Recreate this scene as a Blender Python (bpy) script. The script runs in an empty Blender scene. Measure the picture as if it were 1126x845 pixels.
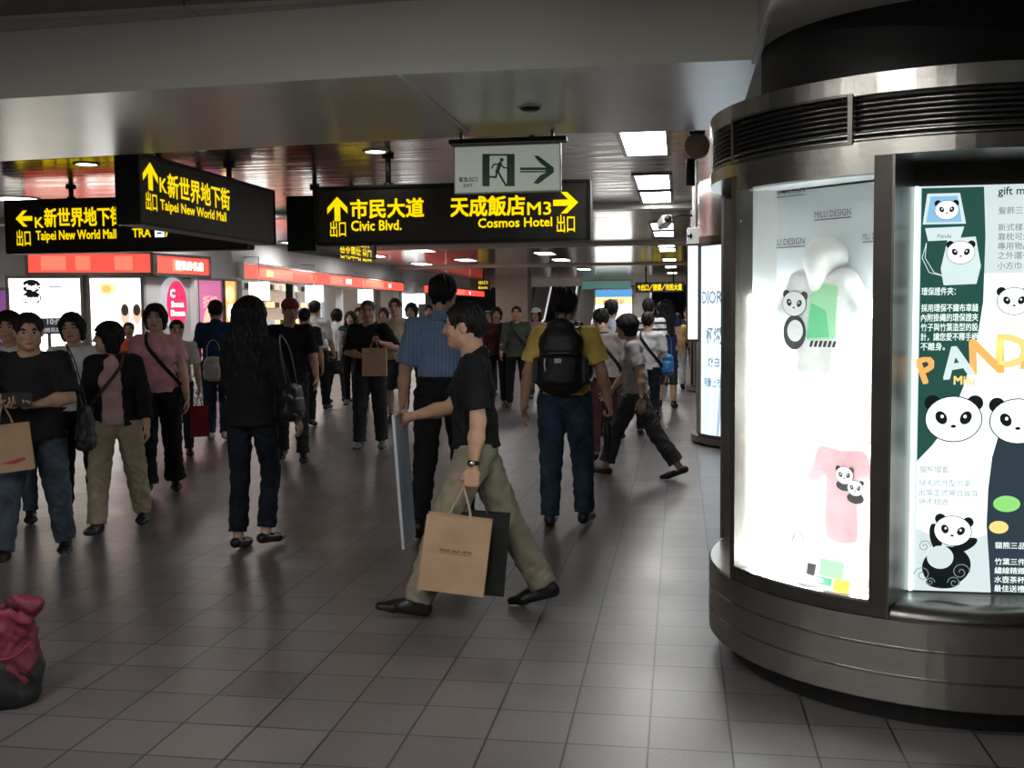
import bpy, bmesh, math, random, time
import numpy as np
from mathutils import Matrix, Vector
T0 = time.time()
sc = bpy.context.scene; COL = sc.collection
random.seed(4)
# ---------------------------------------------------------------- camera
CH = 1.6; FPX = 1165.
CM = np.array([[0.9877686, 0.1556073, -0.0099748], [-0.1559221, 0.9852308, -0.0707713], [-0.0011851, 0.0714609, 0.9974427]])
cd = bpy.data.cameras.new('camera'); cam = bpy.data.objects.new('camera', cd); COL.objects.link(cam)
cd.sensor_width = 36; cd.lens = FPX/1126*36; cd.clip_end = 200; cd.clip_start = .05
cam.matrix_world = Matrix(((CM[0][0], CM[2][0], -CM[1][0], 0), (CM[0][1], CM[2][1], -CM[1][1], 0), (CM[0][2], CM[2][2], -CM[1][2], CH), (0, 0, 0, 1)))
sc.camera = cam
# ---------------------------------------------------------------- world, exposure
w = bpy.data.worlds.new('world'); sc.world = w; w.use_nodes = True
w.node_tree.nodes['Background'].inputs[0].default_value = (.50, .50, .46, 1)
w.node_tree.nodes['Background'].inputs[1].default_value = .10
sc.view_settings.view_transform = 'Standard'; sc.view_settings.look = 'None'
sc.view_settings.exposure = .32; sc.view_settings.gamma = 1; sc.view_settings.use_curve_mapping = False
# brightness of the place's own lamps
E_PANEL, E_DOWN, E_SHOP, E_POSTER, E_TUBE, E_NEAR = 16., 12., 3., .95, 46., 18.
def area(name, loc, size, power, rot=(0, 0, 0), col=(1, .97, .92), sy=None):
    l = bpy.data.lights.new(name, 'AREA'); l.energy = power; l.color = col; l.size = size
    if sy: l.shape = 'RECTANGLE'; l.size_y = sy
    o = bpy.data.objects.new(name, l); COL.objects.link(o); o.location = loc; o.rotation_euler = rot
    return o
# ray helpers: where a sight line meets a height, a depth or a wall
def ray(x, y):
    return CM.T@np.array([(x-563)/FPX, 1, (422.5-y)/FPX])
def atz(x, y, z=0.):
    r = ray(x, y); return r*(z-CH)/r[2]+np.array([0, 0, CH])
def aty(x, y, Y):
    r = ray(x, y); return r*Y/r[1]+np.array([0, 0, CH])
# ---------------------------------------------------------------- object helpers
def tag(o, label=None, cat=None, group=None, kind=None):
    if label: o['label'] = label
    if cat: o['category'] = cat
    if group: o['group'] = group
    if kind: o['kind'] = kind
    return o
def thing(name, label, cat, loc=(0, 0, 0), rz=0, group=None):
    o = bpy.data.objects.new(name, None); COL.objects.link(o); o.empty_display_size = .1
    o.location = loc; o.rotation_euler = (0, 0, rz)
    return tag(o, label, cat, group)
def link(name, me, parent=None):
    o = bpy.data.objects.new(name, me); COL.objects.link(o)
    if parent is not None: o.parent = parent
    return o
def obj_np(name, v, f, mats, parent=None, smooth=True):
    me = bpy.data.meshes.new(name); n = f.shape[1]
    me.vertices.add(len(v)); me.vertices.foreach_set('co', np.asarray(v, np.float32).ravel())
    me.loops.add(f.size); me.loops.foreach_set('vertex_index', np.asarray(f, np.int32).ravel())
    me.polygons.add(len(f)); me.polygons.foreach_set('loop_start', np.arange(0, f.size, n, dtype=np.int32))
    me.polygons.foreach_set('use_smooth', np.full(len(f), smooth))
    for m in mats: me.materials.append(m)
    me.update(); me.validate()
    return link(name, me, parent)
_txt = {}
def text_mesh(s, bold=0., spacing=1.):
    k = (s, bold, spacing)
    if k not in _txt:
        c = bpy.data.curves.new('t', 'FONT'); c.body = s; c.offset = bold; c.fill_mode = 'FRONT'; c.resolution_u = 2; c.space_character = spacing
        o = bpy.data.objects.new('t', c); COL.objects.link(o)
        m = o.evaluated_get(bpy.context.evaluated_depsgraph_get()).to_mesh()
        v = np.array([x.co[:2] for x in m.vertices]) if len(m.vertices) else np.zeros((0, 2)); f = [tuple(p.vertices) for p in m.polygons]
        bpy.data.objects.remove(o); bpy.data.curves.remove(c)
        _txt[k] = (v, f)
    return _txt[k]
class MB:
    """collects shapes of several materials into ONE mesh"""
    def __init__(s): s.v = []; s.f = []; s.m = []; s.mats = []; s.sm = []
    def mi(s, m):
        if m not in s.mats: s.mats.append(m)
        return s.mats.index(m)
    def add(s, v, f, m, smooth=False):
        b = len(s.v); s.v += [tuple(map(float, x)) for x in v]; i = s.mi(m)
        for q in f: s.f.append(tuple(b+j for j in q)); s.m.append(i); s.sm.append(smooth)
        return s
    def box(s, c, d, m, u=(1, 0, 0), v=(0, 1, 0), bevel=0):
        c = V3(*c); u = nrm(u); v = nrm(np.asarray(v, float)-u*(np.dot(u, v))); n = np.cross(u, v); h = V3(*d)/2
        if bevel:
            p = []; b = bevel
            bm = bmesh.new(); bmesh.ops.create_cube(bm, size=1)
            for x in bm.verts: x.co = Vector((x.co.x*d[0], x.co.y*d[1], x.co.z*d[2]))
            bmesh.ops.bevel(bm, geom=bm.edges[:], offset=b, segments=2, affect='EDGES', profile=.5)
            bm.verts.index_update()
            V = [c+u*x.co.x+v*x.co.y+n*x.co.z for x in bm.verts]; F = [tuple(x.index for x in q.verts) for q in bm.faces]; bm.free()
            return s.add(V, F, m)
        P = [c+u*a*h[0]+v*b*h[1]+n*e*h[2] for a in (-1, 1) for b in (-1, 1) for e in (-1, 1)]
        return s.add(P, [(0, 1, 3, 2), (4, 6, 7, 5), (0, 4, 5, 1), (2, 3, 7, 6), (0, 2, 6, 4), (1, 5, 7, 3)], m)
    def b2(s, lo, hi, m, bevel=0):
        lo = V3(*lo); hi = V3(*hi); return s.box((lo+hi)/2, hi-lo, m, bevel=bevel)
    def prism(s, pts, z0, z1, m):
        n = len(pts); P = [(x, y, z0) for x, y in pts]+[(x, y, z1) for x, y in pts]
        return s.add(P, [tuple(range(n))[::-1], tuple(range(n, 2*n))]+[(i, (i+1) % n, n+(i+1) % n, n+i) for i in range(n)], m)
    def slab(s, F, pts, h0, h1, m):
        """flat outline pts (a,b) in frame F=(o,u,v), from height h0 to h1 along the normal"""
        o, u, v = F; nn = nrm(np.cross(u, v)); n = len(pts)
        area_ = sum(pts[i][0]*pts[(i+1) % n][1]-pts[(i+1) % n][0]*pts[i][1] for i in range(n))
        if area_ < 0: pts = pts[::-1]
        P = [o+u*a+v*b+nn*h0 for a, b in pts]+[o+u*a+v*b+nn*h1 for a, b in pts]
        return s.add(P, [tuple(range(n))[::-1], tuple(range(n, 2*n))]+[(i, (i+1) % n, n+(i+1) % n, n+i) for i in range(n)], m)
    def text(s, F, t, a, b, size, m, h=.002, align='l', bold=.0, width=None, spacing=1., rot=0):
        o, u, v = F; nn = nrm(np.cross(u, v)); V, Fc = text_mesh(t, 0., spacing)
        if not len(V): return s
        if bold:                                  # heavier strokes: the glyphs laid over themselves, a hair apart
            for k, (da, db) in enumerate(((-1, -1), (1, -1), (-1, 1), (1, 1))):
                s.text(F, t, a+da*bold*size*.9, b+db*bold*size*.9, size, m, h+.00005*(k+1), align, 0, width, spacing, rot)
        V = V.copy(); x0, x1 = V[:, 0].min(), V[:, 0].max(); V[:, 0] -= x0; W = x1-x0
        kx = (width/W) if width else size
        if align == 'c': V[:, 0] -= W/2
        if align == 'r': V[:, 0] -= W
        A = V[:, 0]*kx; Bq = V[:, 1]*size
        if rot: cr, sr = math.cos(rot), math.sin(rot); A, Bq = A*cr-Bq*sr, A*sr+Bq*cr
        return s.add([o+u*(a+p)+v*(b+q)+nn*h for p, q in zip(A, Bq)], Fc, m)
    def tube(s, pts, r, m, n=8, closed=False, flat=None):
        P = [V3(*p) for p in pts]; N = len(P); V = []; prev = None
        for i in range(N):
            t = nrm((P[(i+1) % N] if (closed or i < N-1) else P[i])-(P[i-1] if (closed or i > 0) else P[i]))
            if prev is None:
                a = np.cross(t, V3(0, 0, 1)); a = nrm(a) if np.linalg.norm(a) > 1e-3 else V3(1, 0, 0)
            else: a = nrm(prev-t*(prev@t))
            prev = a; b = np.cross(t, a); rr = r[i] if hasattr(r, '__len__') else r
            for k in range(n):
                g = 2*math.pi*k/n; V.append(P[i]+a*math.cos(g)*rr+b*math.sin(g)*rr*(flat or 1))
        F = []
        for i in range(N if closed else N-1):
            for k in range(n):
                F.append((i*n+k, i*n+(k+1) % n, ((i+1) % N)*n+(k+1) % n, ((i+1) % N)*n+k))
        if not closed: F += [tuple(range(n))[::-1], tuple((N-1)*n+k for k in range(n))]
        return s.add(V, F, m, True)
    def lathe(s, c, prof, m, n=48, a0=0, a1=360, axis=None, smooth=True):
        """profile [(r,z)] turned about a vertical axis at c; angles from -Y towards +X"""
        c = V3(*c); full = abs(a1-a0) >= 359.9; N = n if full else n+1; V = []; L = len(prof)
        for i in range(N):
            g = math.radians(a0+(a1-a0)*i/n)
            for r, z in prof: V.append(c+V3(r*math.sin(g), -r*math.cos(g), z))
        F = []
        for i in range(n):
            j = (i+1) % N
            for k in range(L-1): F.append((i*L+k, j*L+k, j*L+k+1, i*L+k+1))
        return s.add(V, F, m, smooth)
    def arc_block(s, c, r0, r1, z0, z1, a0, a1, m, n=16):
        s.lathe(c, [(r0, z0), (r1, z0), (r1, z1), (r0, z1), (r0, z0)], m, n, a0, a1, smooth=False)
        if abs(a1-a0) < 359.9:
            b = len(s.v)-(n+1)*5
            i = s.mi(m)
            for q in ((0, 1, 2, 3), (n*5+3, n*5+2, n*5+1, n*5)): s.f.append(tuple(b+x for x in q)); s.m.append(i); s.sm.append(False)
        return s
    def build(s, name, parent=None, mat_smooth=None):
        me = bpy.data.meshes.new(name); me.from_pydata(s.v, [], s.f)
        for m in s.mats: me.materials.append(M(m) if isinstance(m, str) else m)
        me.polygons.foreach_set('material_index', s.m); me.polygons.foreach_set('use_smooth', s.sm); me.update()
        return link(name, me, parent)
def ell_pts(cx, cy, rx, ry, rot=0, n=28, a0=0, a1=360):
    out = []
    for i in range(n if a1-a0 >= 359 else n+1):
        g = math.radians(a0+(a1-a0)*i/n); x, y = rx*math.cos(g), ry*math.sin(g)
        out.append((cx+x*math.cos(rot)-y*math.sin(rot), cy+x*math.sin(rot)+y*math.cos(rot)))
    return out
def struct(o): o['kind'] = 'structure'; return o
# ---------------------------------------------------------------- materials
_mat = {}
def M(n): return _mat[n]
def pbr(name, col, rough=.5, metal=0., spec=.5, emit=None, es=0.):
    m = bpy.data.materials.new(name); m.use_nodes = True; _mat[name] = m
    b = m.node_tree.nodes['Principled BSDF']
    b.inputs['Base Color'].default_value = (*col, 1); b.inputs['Roughness'].default_value = rough; b.inputs['Metallic'].default_value = metal
    b.inputs['Specular IOR Level'].default_value = spec
    if emit is not None: b.inputs['Emission Color'].default_value = (*emit, 1); b.inputs['Emission Strength'].default_value = es
    return m
def N(m, t, **k):
    n = m.node_tree.nodes.new(t)
    for a, b in k.items(): setattr(n, a, b)
    return n
def Lk(m, a, b): m.node_tree.links.new(a, b)
def noise_var(m, col, amt=.25, scale=12, detail=4, bump=0., bscale=None, rough_amt=0., stretch=None):
    """mottled colour (and bump) so that no surface is a flat tint"""
    b = m.node_tree.nodes['Principled BSDF']
    tc = N(m, 'ShaderNodeTexCoord'); src = tc.outputs['Object']
    if stretch:
        mp = N(m, 'ShaderNodeMapping'); mp.inputs['Scale'].default_value = stretch; Lk(m, src, mp.inputs[0]); src = mp.outputs[0]
    nz = N(m, 'ShaderNodeTexNoise'); nz.inputs['Scale'].default_value = scale; nz.inputs['Detail'].default_value = detail; Lk(m, src, nz.inputs['Vector'])
    r = N(m, 'ShaderNodeValToRGB'); r.color_ramp.elements[0].position = .3; r.color_ramp.elements[1].position = .72
    r.color_ramp.elements[0].color = (*[c*(1-amt) for c in col], 1); r.color_ramp.elements[1].color = (*[min(1, c*(1+amt)) for c in col], 1)
    Lk(m, nz.outputs['Fac'], r.inputs[0]); Lk(m, r.outputs[0], b.inputs['Base Color'])
    if bump:
        n2 = N(m, 'ShaderNodeTexNoise'); n2.inputs['Scale'].default_value = bscale or scale*6; n2.inputs['Detail'].default_value = 3; Lk(m, src, n2.inputs['Vector'])
        bp = N(m, 'ShaderNodeBump'); bp.inputs['Strength'].default_value = bump; bp.inputs['Distance'].default_value = .01; Lk(m, n2.outputs['Fac'], bp.inputs['Height']); Lk(m, bp.outputs[0], b.inputs['Normal'])
    return m
def cloth_mat(name, col, rough=.85, amt=.18, scale=9, bump=.25):
    if name in _mat: return _mat[name]
    return noise_var(pbr(name, col, rough, 0, .25), col, amt, scale, 4, bump, 240)
def glow(name, col, es, base=None):
    return pbr(name, base or tuple(c*.6 for c in col), .4, 0, .4, col, es)
# ---------------------------------------------------------------- implicit bodies, meshed with surface nets
V3 = lambda *a: np.array(a, float)
def nrm(v):
    v = np.asarray(v, float); return v/(np.linalg.norm(v)+1e-12)
class Bone:
    """tapered limb a->b; u = width axis; (w,d) half width / half depth at both ends"""
    def __init__(s, a, b, ra, rb, u=None, k=.015, op='+'):
        s.a = np.asarray(a, float); s.b = np.asarray(b, float)
        ra = (ra, ra) if np.isscalar(ra) else ra; rb = (rb, rb) if np.isscalar(rb) else rb
        ax = s.b-s.a; s.L = np.linalg.norm(ax)
        s.ax = ax/s.L if s.L > 1e-9 else V3(0, 0, 1)
        u = V3(1, 0, 0) if u is None else np.asarray(u, float)
        u = u-s.ax*(u@s.ax)
        if np.linalg.norm(u) < 1e-4: u = np.cross(s.ax, V3(0, 1, 0))
        s.u = nrm(u); s.v = np.cross(s.ax, s.u)
        s.ra, s.rb, s.k, s.op = ra, rb, k, op
        m = max(ra+rb); s.lo = np.minimum(s.a, s.b)-m; s.hi = np.maximum(s.a, s.b)+m
    def __call__(s, P):
        q = P-s.a.astype(np.float32); t = q@s.ax.astype(np.float32)
        h = np.clip(t/s.L, 0, 1) if s.L > 1e-9 else np.zeros_like(t)
        w = s.ra[0]+(s.rb[0]-s.ra[0])*h; d = s.ra[1]+(s.rb[1]-s.ra[1])*h
        m = np.minimum(w, d)
        e = np.sqrt((q@s.u.astype(np.float32)/w)**2+(q@s.v.astype(np.float32)/d)**2+((t-h*s.L)/m)**2)
        return (e-1)*m
class Ell:
    """ellipsoid: centre, radii, frame rows (right, forward, up)"""
    def __init__(s, c, r, F=None, k=.01, op='+'):
        s.c = np.asarray(c, float); s.r = np.asarray(r, float); s.F = np.eye(3) if F is None else F
        s.k, s.op = k, op; m = max(r); s.lo = s.c-m; s.hi = s.c+m
    def __call__(s, P):
        q = (P-s.c.astype(np.float32))@s.F.T.astype(np.float32)
        e = np.sqrt((q[:, 0]/s.r[0])**2+(q[:, 1]/s.r[1])**2+(q[:, 2]/s.r[2])**2)
        return (e-1)*min(s.r)
class Half:
    """keep only the side the normal points away from (cut)"""
    def __init__(s, p, n, k=0., where=None):
        s.p = np.asarray(p, float); s.n = nrm(n); s.k = k; s.op = 'cut'; s.where = where
        s.lo = None
    def __call__(s, P): return (P-s.p.astype(np.float32))@s.n.astype(np.float32)
def smin(a, b, k):
    if k <= 0: return np.minimum(a, b)
    h = np.maximum(k-np.abs(a-b), 0)/k
    return np.minimum(a, b)-h*h*k*.25
def sdf_mesh(prims, res, disp=None):
    """prims: list applied in order; op '+' smooth union, '-' smooth subtraction, 'cut' half space"""
    add = [p for p in prims if p.op == '+']
    lo = np.min([p.lo for p in add], 0)-3*res; hi = np.max([p.hi for p in add], 0)+3*res
    B = 4; bs = B*res
    nb = np.ceil((hi-lo)/bs).astype(int)+1
    I = np.stack(np.meshgrid(*[np.arange(n) for n in nb], indexing='ij'), -1).reshape(-1, 3)
    C = (lo+(I+.5)*bs-.5*res).astype(np.float32)
    def ev(P, Cb, per):
        d = np.full(len(P), 9., np.float32)
        for p in prims:
            if p.op == 'cut':
                d = np.maximum(d, p(P)); continue
            mg = p.k+bs*1.6
            nbk = np.where(((Cb > p.lo-mg) & (Cb < p.hi+mg)).all(1))[0]
            if not len(nbk): continue
            ix = (nbk[:, None]*per+np.arange(per)).ravel() if per > 1 else nbk
            x = p(P[ix]).astype(np.float32)
            if p.op == '+': d[ix] = smin(d[ix], x, p.k)
            else: d[ix] = -smin(-d[ix], x, p.k)
        return d
    dc = ev(C, C, 1)
    act = np.abs(dc) < bs*1.25+.008
    ai = np.where(act)[0]
    off = np.stack(np.meshgrid(*[np.arange(B)]*3, indexing='ij'), -1).reshape(-1, 3)
    G = (I[ai][:, None, :]*B+off).reshape(-1, 3)
    P = (lo+G*res).astype(np.float32)
    d = ev(P, C[ai], B**3)
    if disp is not None: d = d+disp(P).astype(np.float32)
    D = np.repeat(np.repeat(np.repeat(np.where(dc < 0, -9, 9).reshape(nb).astype(np.float32), B, 0), B, 1), B, 2)
    D[G[:, 0], G[:, 1], G[:, 2]] = d
    return nets(D, lo, res)
def nets(D, lo, res):
    S = D < 0
    c = np.zeros(np.array(D.shape)-1, np.int8)
    for i in (0, 1):
        for j in (0, 1):
            for k in (0, 1):
                c += S[i:S.shape[0]-1+i, j:S.shape[1]-1+j, k:S.shape[2]-1+k]
    cells = np.argwhere((c > 0) & (c < 8))
    idx = np.full(c.shape, -1, np.int32); idx[tuple(cells.T)] = np.arange(len(cells))
    acc = np.zeros((len(cells), 3)); cnt = np.zeros(len(cells))
    cor = [np.array((i, j, k)) for i in (0, 1) for j in (0, 1) for k in (0, 1)]
    for a in cor:
        for ax in range(3):
            if a[ax]: continue
            b = a.copy(); b[ax] = 1
            da = D[tuple((cells+a).T)]; db = D[tuple((cells+b).T)]
            m = (da < 0) != (db < 0)
            t = np.where(m, da/np.where(m, da-db, 1), 0); t = np.clip(t, .02, .98)
            p = a+(b-a)*t[:, None]
            acc[m] += p[m]; cnt[m] += 1
    v = lo+(cells+acc/cnt[:, None])*res
    F = []
    for ax in range(3):
        o1, o2 = [(1, 2), (2, 0), (0, 1)][ax]
        sl0 = [slice(None)]*3; sl1 = [slice(None)]*3
        sl0[ax] = slice(0, -1); sl1[ax] = slice(1, None)
        A = S[tuple(sl0)]; Bq = S[tuple(sl1)]
        e = np.argwhere(A != Bq)
        e = e[(e[:, o1] > 0) & (e[:, o2] > 0) & (e[:, o1] < D.shape[o1]-1) & (e[:, o2] < D.shape[o2]-1)]
        if not len(e): continue
        flip = A[tuple(e.T)]
        q = []
        for d1, d2 in ((-1, -1), (0, -1), (0, 0), (-1, 0)):
            x = e.copy(); x[:, o1] += d1; x[:, o2] += d2; q.append(idx[tuple(x.T)])
        q = np.stack(q, 1); q[~flip] = q[~flip][:, ::-1]
        F.append(q)
    return v, np.concatenate(F)
def folds(amp, sc, seed):
    r = np.random.RandomState(seed); ph = r.rand(9)*6.3
    def f(P):
        x, y, z = P[:, 0]*sc, P[:, 1]*sc, P[:, 2]*sc
        wx = x+1.1*np.sin(.8*z+ph[0])+.7*np.sin(1.7*y+ph[1]); wz = z+.9*np.sin(1.1*x+ph[2])+.6*np.sin(1.3*y+ph[3])
        wy = y+.8*np.sin(.9*z+ph[4])
        return amp*(np.sin(2.1*wz+.9*wx+ph[5])*.6+np.sin(2.9*wx-1.3*wz+ph[6])*.4+np.sin(3.7*wy+1.9*wz+ph[7])*.35)
    return f
# cloth ---------------------------------------------------------------
for n, c in dict(cloth_black=(.012, .012, .014), cloth_black2=(.020, .018, .020), cloth_offblack=(.028, .026, .028), cloth_white=(.74, .74, .76), cloth_white2=(.72, .71, .70), cloth_cream=(.70, .64, .55),
                 cloth_pink=(.74, .36, .42), cloth_navy=(.022, .042, .12), cloth_yellow=(.92, .66, .16), cloth_yellow2=(.66, .45, .11), cloth_khaki=(.30, .27, .20), cloth_khaki2=(.40, .34, .25),
                 cloth_grey=(.40, .37, .38), cloth_grey2=(.19, .19, .21), cloth_lilac=(.42, .42, .52), cloth_taupe=(.32, .28, .26), cloth_dkgrey=(.055, .057, .062), cloth_charcoal=(.032, .033, .036), cloth_beige=(.46, .37, .26),
                 cloth_orange=(.60, .12, .04), cloth_maroon=(.075, .022, .026), cloth_red=(.30, .025, .035), cloth_camo=(.075, .085, .065), cloth_whitegrey=(.40, .40, .42), cloth_rose=(.50, .34, .35), cap_red=(.26, .055, .06), cap_white=(.72, .72, .70),
                 cloth_tee=(.80, .80, .80), cloth_teepink=(.72, .42, .46)).items(): cloth_mat(n, c)
def jeans(name, col):
    m = pbr(name, col, .85, 0, .2); noise_var(m, col, .45, 7, 5, .3, 300); return m
jeans('jeans_blue', (.032, .058, .094)); jeans('jeans_mid', (.075, .100, .130)); jeans('jeans_dark', (.014, .017, .028)); jeans('jeans_teal', (.050, .075, .095))
def striped(name, a, b, axis, freq, width=.5, extra=None):
    m = pbr(name, a, .85, 0, .2); bs = m.node_tree.nodes['Principled BSDF']
    tc = N(m, 'ShaderNodeTexCoord'); sp = N(m, 'ShaderNodeSeparateXYZ'); Lk(m, tc.outputs['Object'], sp.inputs[0])
    ml = N(m, 'ShaderNodeMath', operation='MULTIPLY'); ml.inputs[1].default_value = freq; Lk(m, sp.outputs[axis], ml.inputs[0])
    fr = N(m, 'ShaderNodeMath', operation='FRACT'); Lk(m, ml.outputs[0], fr.inputs[0])
    lt = N(m, 'ShaderNodeMath', operation='LESS_THAN'); lt.inputs[1].default_value = width; Lk(m, fr.outputs[0], lt.inputs[0])
    mx = N(m, 'ShaderNodeMix', data_type='RGBA'); Lk(m, lt.outputs[0], mx.inputs[0]); mx.inputs[6].default_value = (*a, 1); mx.inputs[7].default_value = (*b, 1)
    Lk(m, mx.outputs[2], bs.inputs['Base Color']); return m
striped('cloth_bluestripe', (.150, .225, .40), (.205, .285, .47), 0, 38, .5)
striped('cloth_widestripe', (.70, .69, .68), (.030, .028, .036), 2, 11, .36)
striped('cloth_plaid', (.52, .53, .62), (.43, .43, .53), 0, 30, .4)
for n, c, r in (('hair_black', (.007, .006, .006), .55), ('hair_brown', (.030, .018, .012), .45), ('hair_grey', (.10, .095, .09), .5)):
    noise_var(pbr(n, c, r, 0, .3), c, .4, 60, 3, .2, 160)
pbr('eye_white', (.34, .32, .30), .3); pbr('eye_dark', (.010, .008, .007), .15)
for n, c, r in (('leather_black', (.012, .012, .013), .42), ('leather_brown', (.05, .030, .020), .5), ('shoe_black', (.010, .010, .011), .38), ('shoe_white', (.55, .55, .55), .5), ('shoe_grey', (.10, .10, .11), .6),
                ('shoe_sole_dark', (.02, .02, .02), .7), ('shoe_sole_white', (.55, .54, .50), .6), ('nylon_black', (.010, .011, .013), .55), ('nylon_grey', (.045, .05, .055), .55), ('nylon_blue', (.02, .17, .42), .5),
                ('nylon_white', (.60, .56, .50), .6), ('paper_black', (.014, .014, .015), .5), ('rubber', (.015, .015, .015), .7), ('red_fabric', (.17, .016, .038), .6), ('red_lining', (.09, .012, .02), .8)):
    noise_var(pbr(n, c, r), c, .25, 14, 4, .2, 120)
noise_var(pbr('kraft', (.50, .34, .215), .75, 0, .2), (.50, .34, .215), .12, 5, 5, .15, 60)
noise_var(pbr('kraft_rope', (.50, .36, .24), .8), (.50, .36, .24), .15, 40)
pbr('print_brown', (.10, .045, .02), .7); pbr('print_red', (.42, .03, .08), .6); pbr('print_white', (.75, .75, .75), .6)
noise_var(pbr('board_blue', (.20, .27, .36), .35), (.20, .27, .36), .25, 3); noise_var(pbr('board_pale', (.55, .58, .62), .4), (.55, .58, .62), .1, 4)
# building ------------------------------------------------------------
def tile_floor():
    c = (.155, .146, .142); m = pbr('floor_tiles', c, .33, 0, .5); b = m.node_tree.nodes['Principled BSDF']
    tc = N(m, 'ShaderNodeTexCoord'); sp = N(m, 'ShaderNodeSeparateXYZ'); Lk(m, tc.outputs['Object'], sp.inputs[0])
    cb = N(m, 'ShaderNodeCombineXYZ'); Lk(m, sp.outputs[1], cb.inputs[0]); Lk(m, sp.outputs[0], cb.inputs[1])
    mp = N(m, 'ShaderNodeMapping'); mp.inputs['Location'].default_value = (.12, -FLOOR_X0, 0); Lk(m, cb.outputs[0], mp.inputs[0])
    bk = N(m, 'ShaderNodeTexBrick'); bk.offset = 0.; bk.inputs['Scale'].default_value = 1.; bk.inputs['Brick Width'].default_value = .3; bk.inputs['Row Height'].default_value = .3
    bk.inputs['Mortar Size'].default_value = .0045; bk.inputs['Mortar Smooth'].default_value = .2; bk.inputs['Bias'].default_value = 0
    bk.inputs['Color1'].default_value = (.116, .102, .104, 1); bk.inputs['Color2'].default_value = (.156, .140, .143, 1); bk.inputs['Mortar'].default_value = (.016, .015, .015, 1); Lk(m, mp.outputs[0], bk.inputs['Vector'])
    nz = N(m, 'ShaderNodeTexNoise'); nz.inputs['Scale'].default_value = 90; nz.inputs['Detail'].default_value = 4; Lk(m, tc.outputs['Object'], nz.inputs['Vector'])
    n3 = N(m, 'ShaderNodeTexNoise'); n3.inputs['Scale'].default_value = 1.3; n3.inputs['Detail'].default_value = 5; Lk(m, tc.outputs['Object'], n3.inputs['Vector'])
    rp = N(m, 'ShaderNodeMapRange'); rp.inputs[1].default_value = .25; rp.inputs[2].default_value = .75; rp.inputs[3].default_value = .82; rp.inputs[4].default_value = 1.15; Lk(m, nz.outputs['Fac'], rp.inputs[0])
    rq = N(m, 'ShaderNodeMapRange'); rq.inputs[1].default_value = .3; rq.inputs[2].default_value = .7; rq.inputs[3].default_value = .82; rq.inputs[4].default_value = 1.12; Lk(m, n3.outputs['Fac'], rq.inputs[0])
    mm = N(m, 'ShaderNodeMath', operation='MULTIPLY'); Lk(m, rp.outputs[0], mm.inputs[0]); Lk(m, rq.outputs[0], mm.inputs[1])
    vm = N(m, 'ShaderNodeVectorMath', operation='SCALE'); Lk(m, bk.outputs['Color'], vm.inputs[0]); Lk(m, mm.outputs[0], vm.inputs['Scale']); Lk(m, vm.outputs[0], b.inputs['Base Color'])
    rr = N(m, 'ShaderNodeMapRange'); rr.inputs[3].default_value = .26; rr.inputs[4].default_value = .44; Lk(m, n3.outputs['Fac'], rr.inputs[0]); Lk(m, rr.outputs[0], b.inputs['Roughness'])
    ad = N(m, 'ShaderNodeMath', operation='MULTIPLY_ADD'); ad.inputs[1].default_value = -1.; Lk(m, bk.outputs['Fac'], ad.inputs[0])
    sc_ = N(m, 'ShaderNodeMath', operation='MULTIPLY'); sc_.inputs[1].default_value = .25; Lk(m, nz.outputs['Fac'], sc_.inputs[0]); Lk(m, sc_.outputs[0], ad.inputs[2])
    bp = N(m, 'ShaderNodeBump'); bp.inputs['Strength'].default_value = .35; bp.inputs['Distance'].default_value = .003; Lk(m, ad.outputs[0], bp.inputs['Height']); Lk(m, bp.outputs[0], b.inputs['Normal'])
    return m
FLOOR_X0 = -.11
tile_floor()
def panel_metal(name, col, rough, metal, px, py, line=.006, dark=.35, wob=.0):
    """sheet-metal ceiling panels with dark joints"""
    m = pbr(name, col, rough, metal); b = m.node_tree.nodes['Principled BSDF']
    tc = N(m, 'ShaderNodeTexCoord')
    bk = N(m, 'ShaderNodeTexBrick'); bk.offset = 0; bk.inputs['Scale'].default_value = 1; bk.inputs['Brick Width'].default_value = px; bk.inputs['Row Height'].default_value = py
    bk.inputs['Mortar Size'].default_value = line; bk.inputs['Mortar Smooth'].default_value = .1; bk.inputs['Bias'].default_value = 0
    bk.inputs['Color1'].default_value = (*col, 1); bk.inputs['Color2'].default_value = (*[c*.88 for c in col], 1); bk.inputs['Mortar'].default_value = (*[c*dark for c in col], 1)
    Lk(m, tc.outputs['Object'], bk.inputs['Vector']); Lk(m, bk.outputs['Color'], b.inputs['Base Color'])
    if wob:
        nz = N(m, 'ShaderNodeTexNoise'); nz.inputs['Scale'].default_value = 1.; nz.inputs['Detail'].default_value = 2
        mp = N(m, 'ShaderNodeMapping'); mp.inputs['Scale'].default_value = (.9, 5., 1); Lk(m, tc.outputs['Object'], mp.inputs[0]); Lk(m, mp.outputs[0], nz.inputs['Vector'])
        bp = N(m, 'ShaderNodeBump'); bp.inputs['Strength'].default_value = wob; bp.inputs['Distance'].default_value = .02; Lk(m, nz.outputs['Fac'], bp.inputs['Height']); Lk(m, bp.outputs[0], b.inputs['Normal'])
    return m
panel_metal('ceiling_panels', (.50, .47, .44), .15, .85, 2.4, .3, .006, .35, .35)
panel_metal('ceiling_near', (.30, .30, .27), .35, .3, 1.2, 2.4, .006, .4)
noise_var(pbr('beam_paint', (.60, .58, .53), .27, .15), (.60, .58, .53), .05, 1.2, 3)
noise_var(pbr('beam_face', (.62, .62, .57), .6, 0.), (.62, .62, .57), .05, 1.2, 3)
noise_var(pbr('wall_paint', (.62, .61, .61), .5), (.62, .61, .61), .08, 2)
noise_var(pbr('wall_dark', (.05, .05, .055), .6), (.05, .05, .055), .2, 2)
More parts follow.
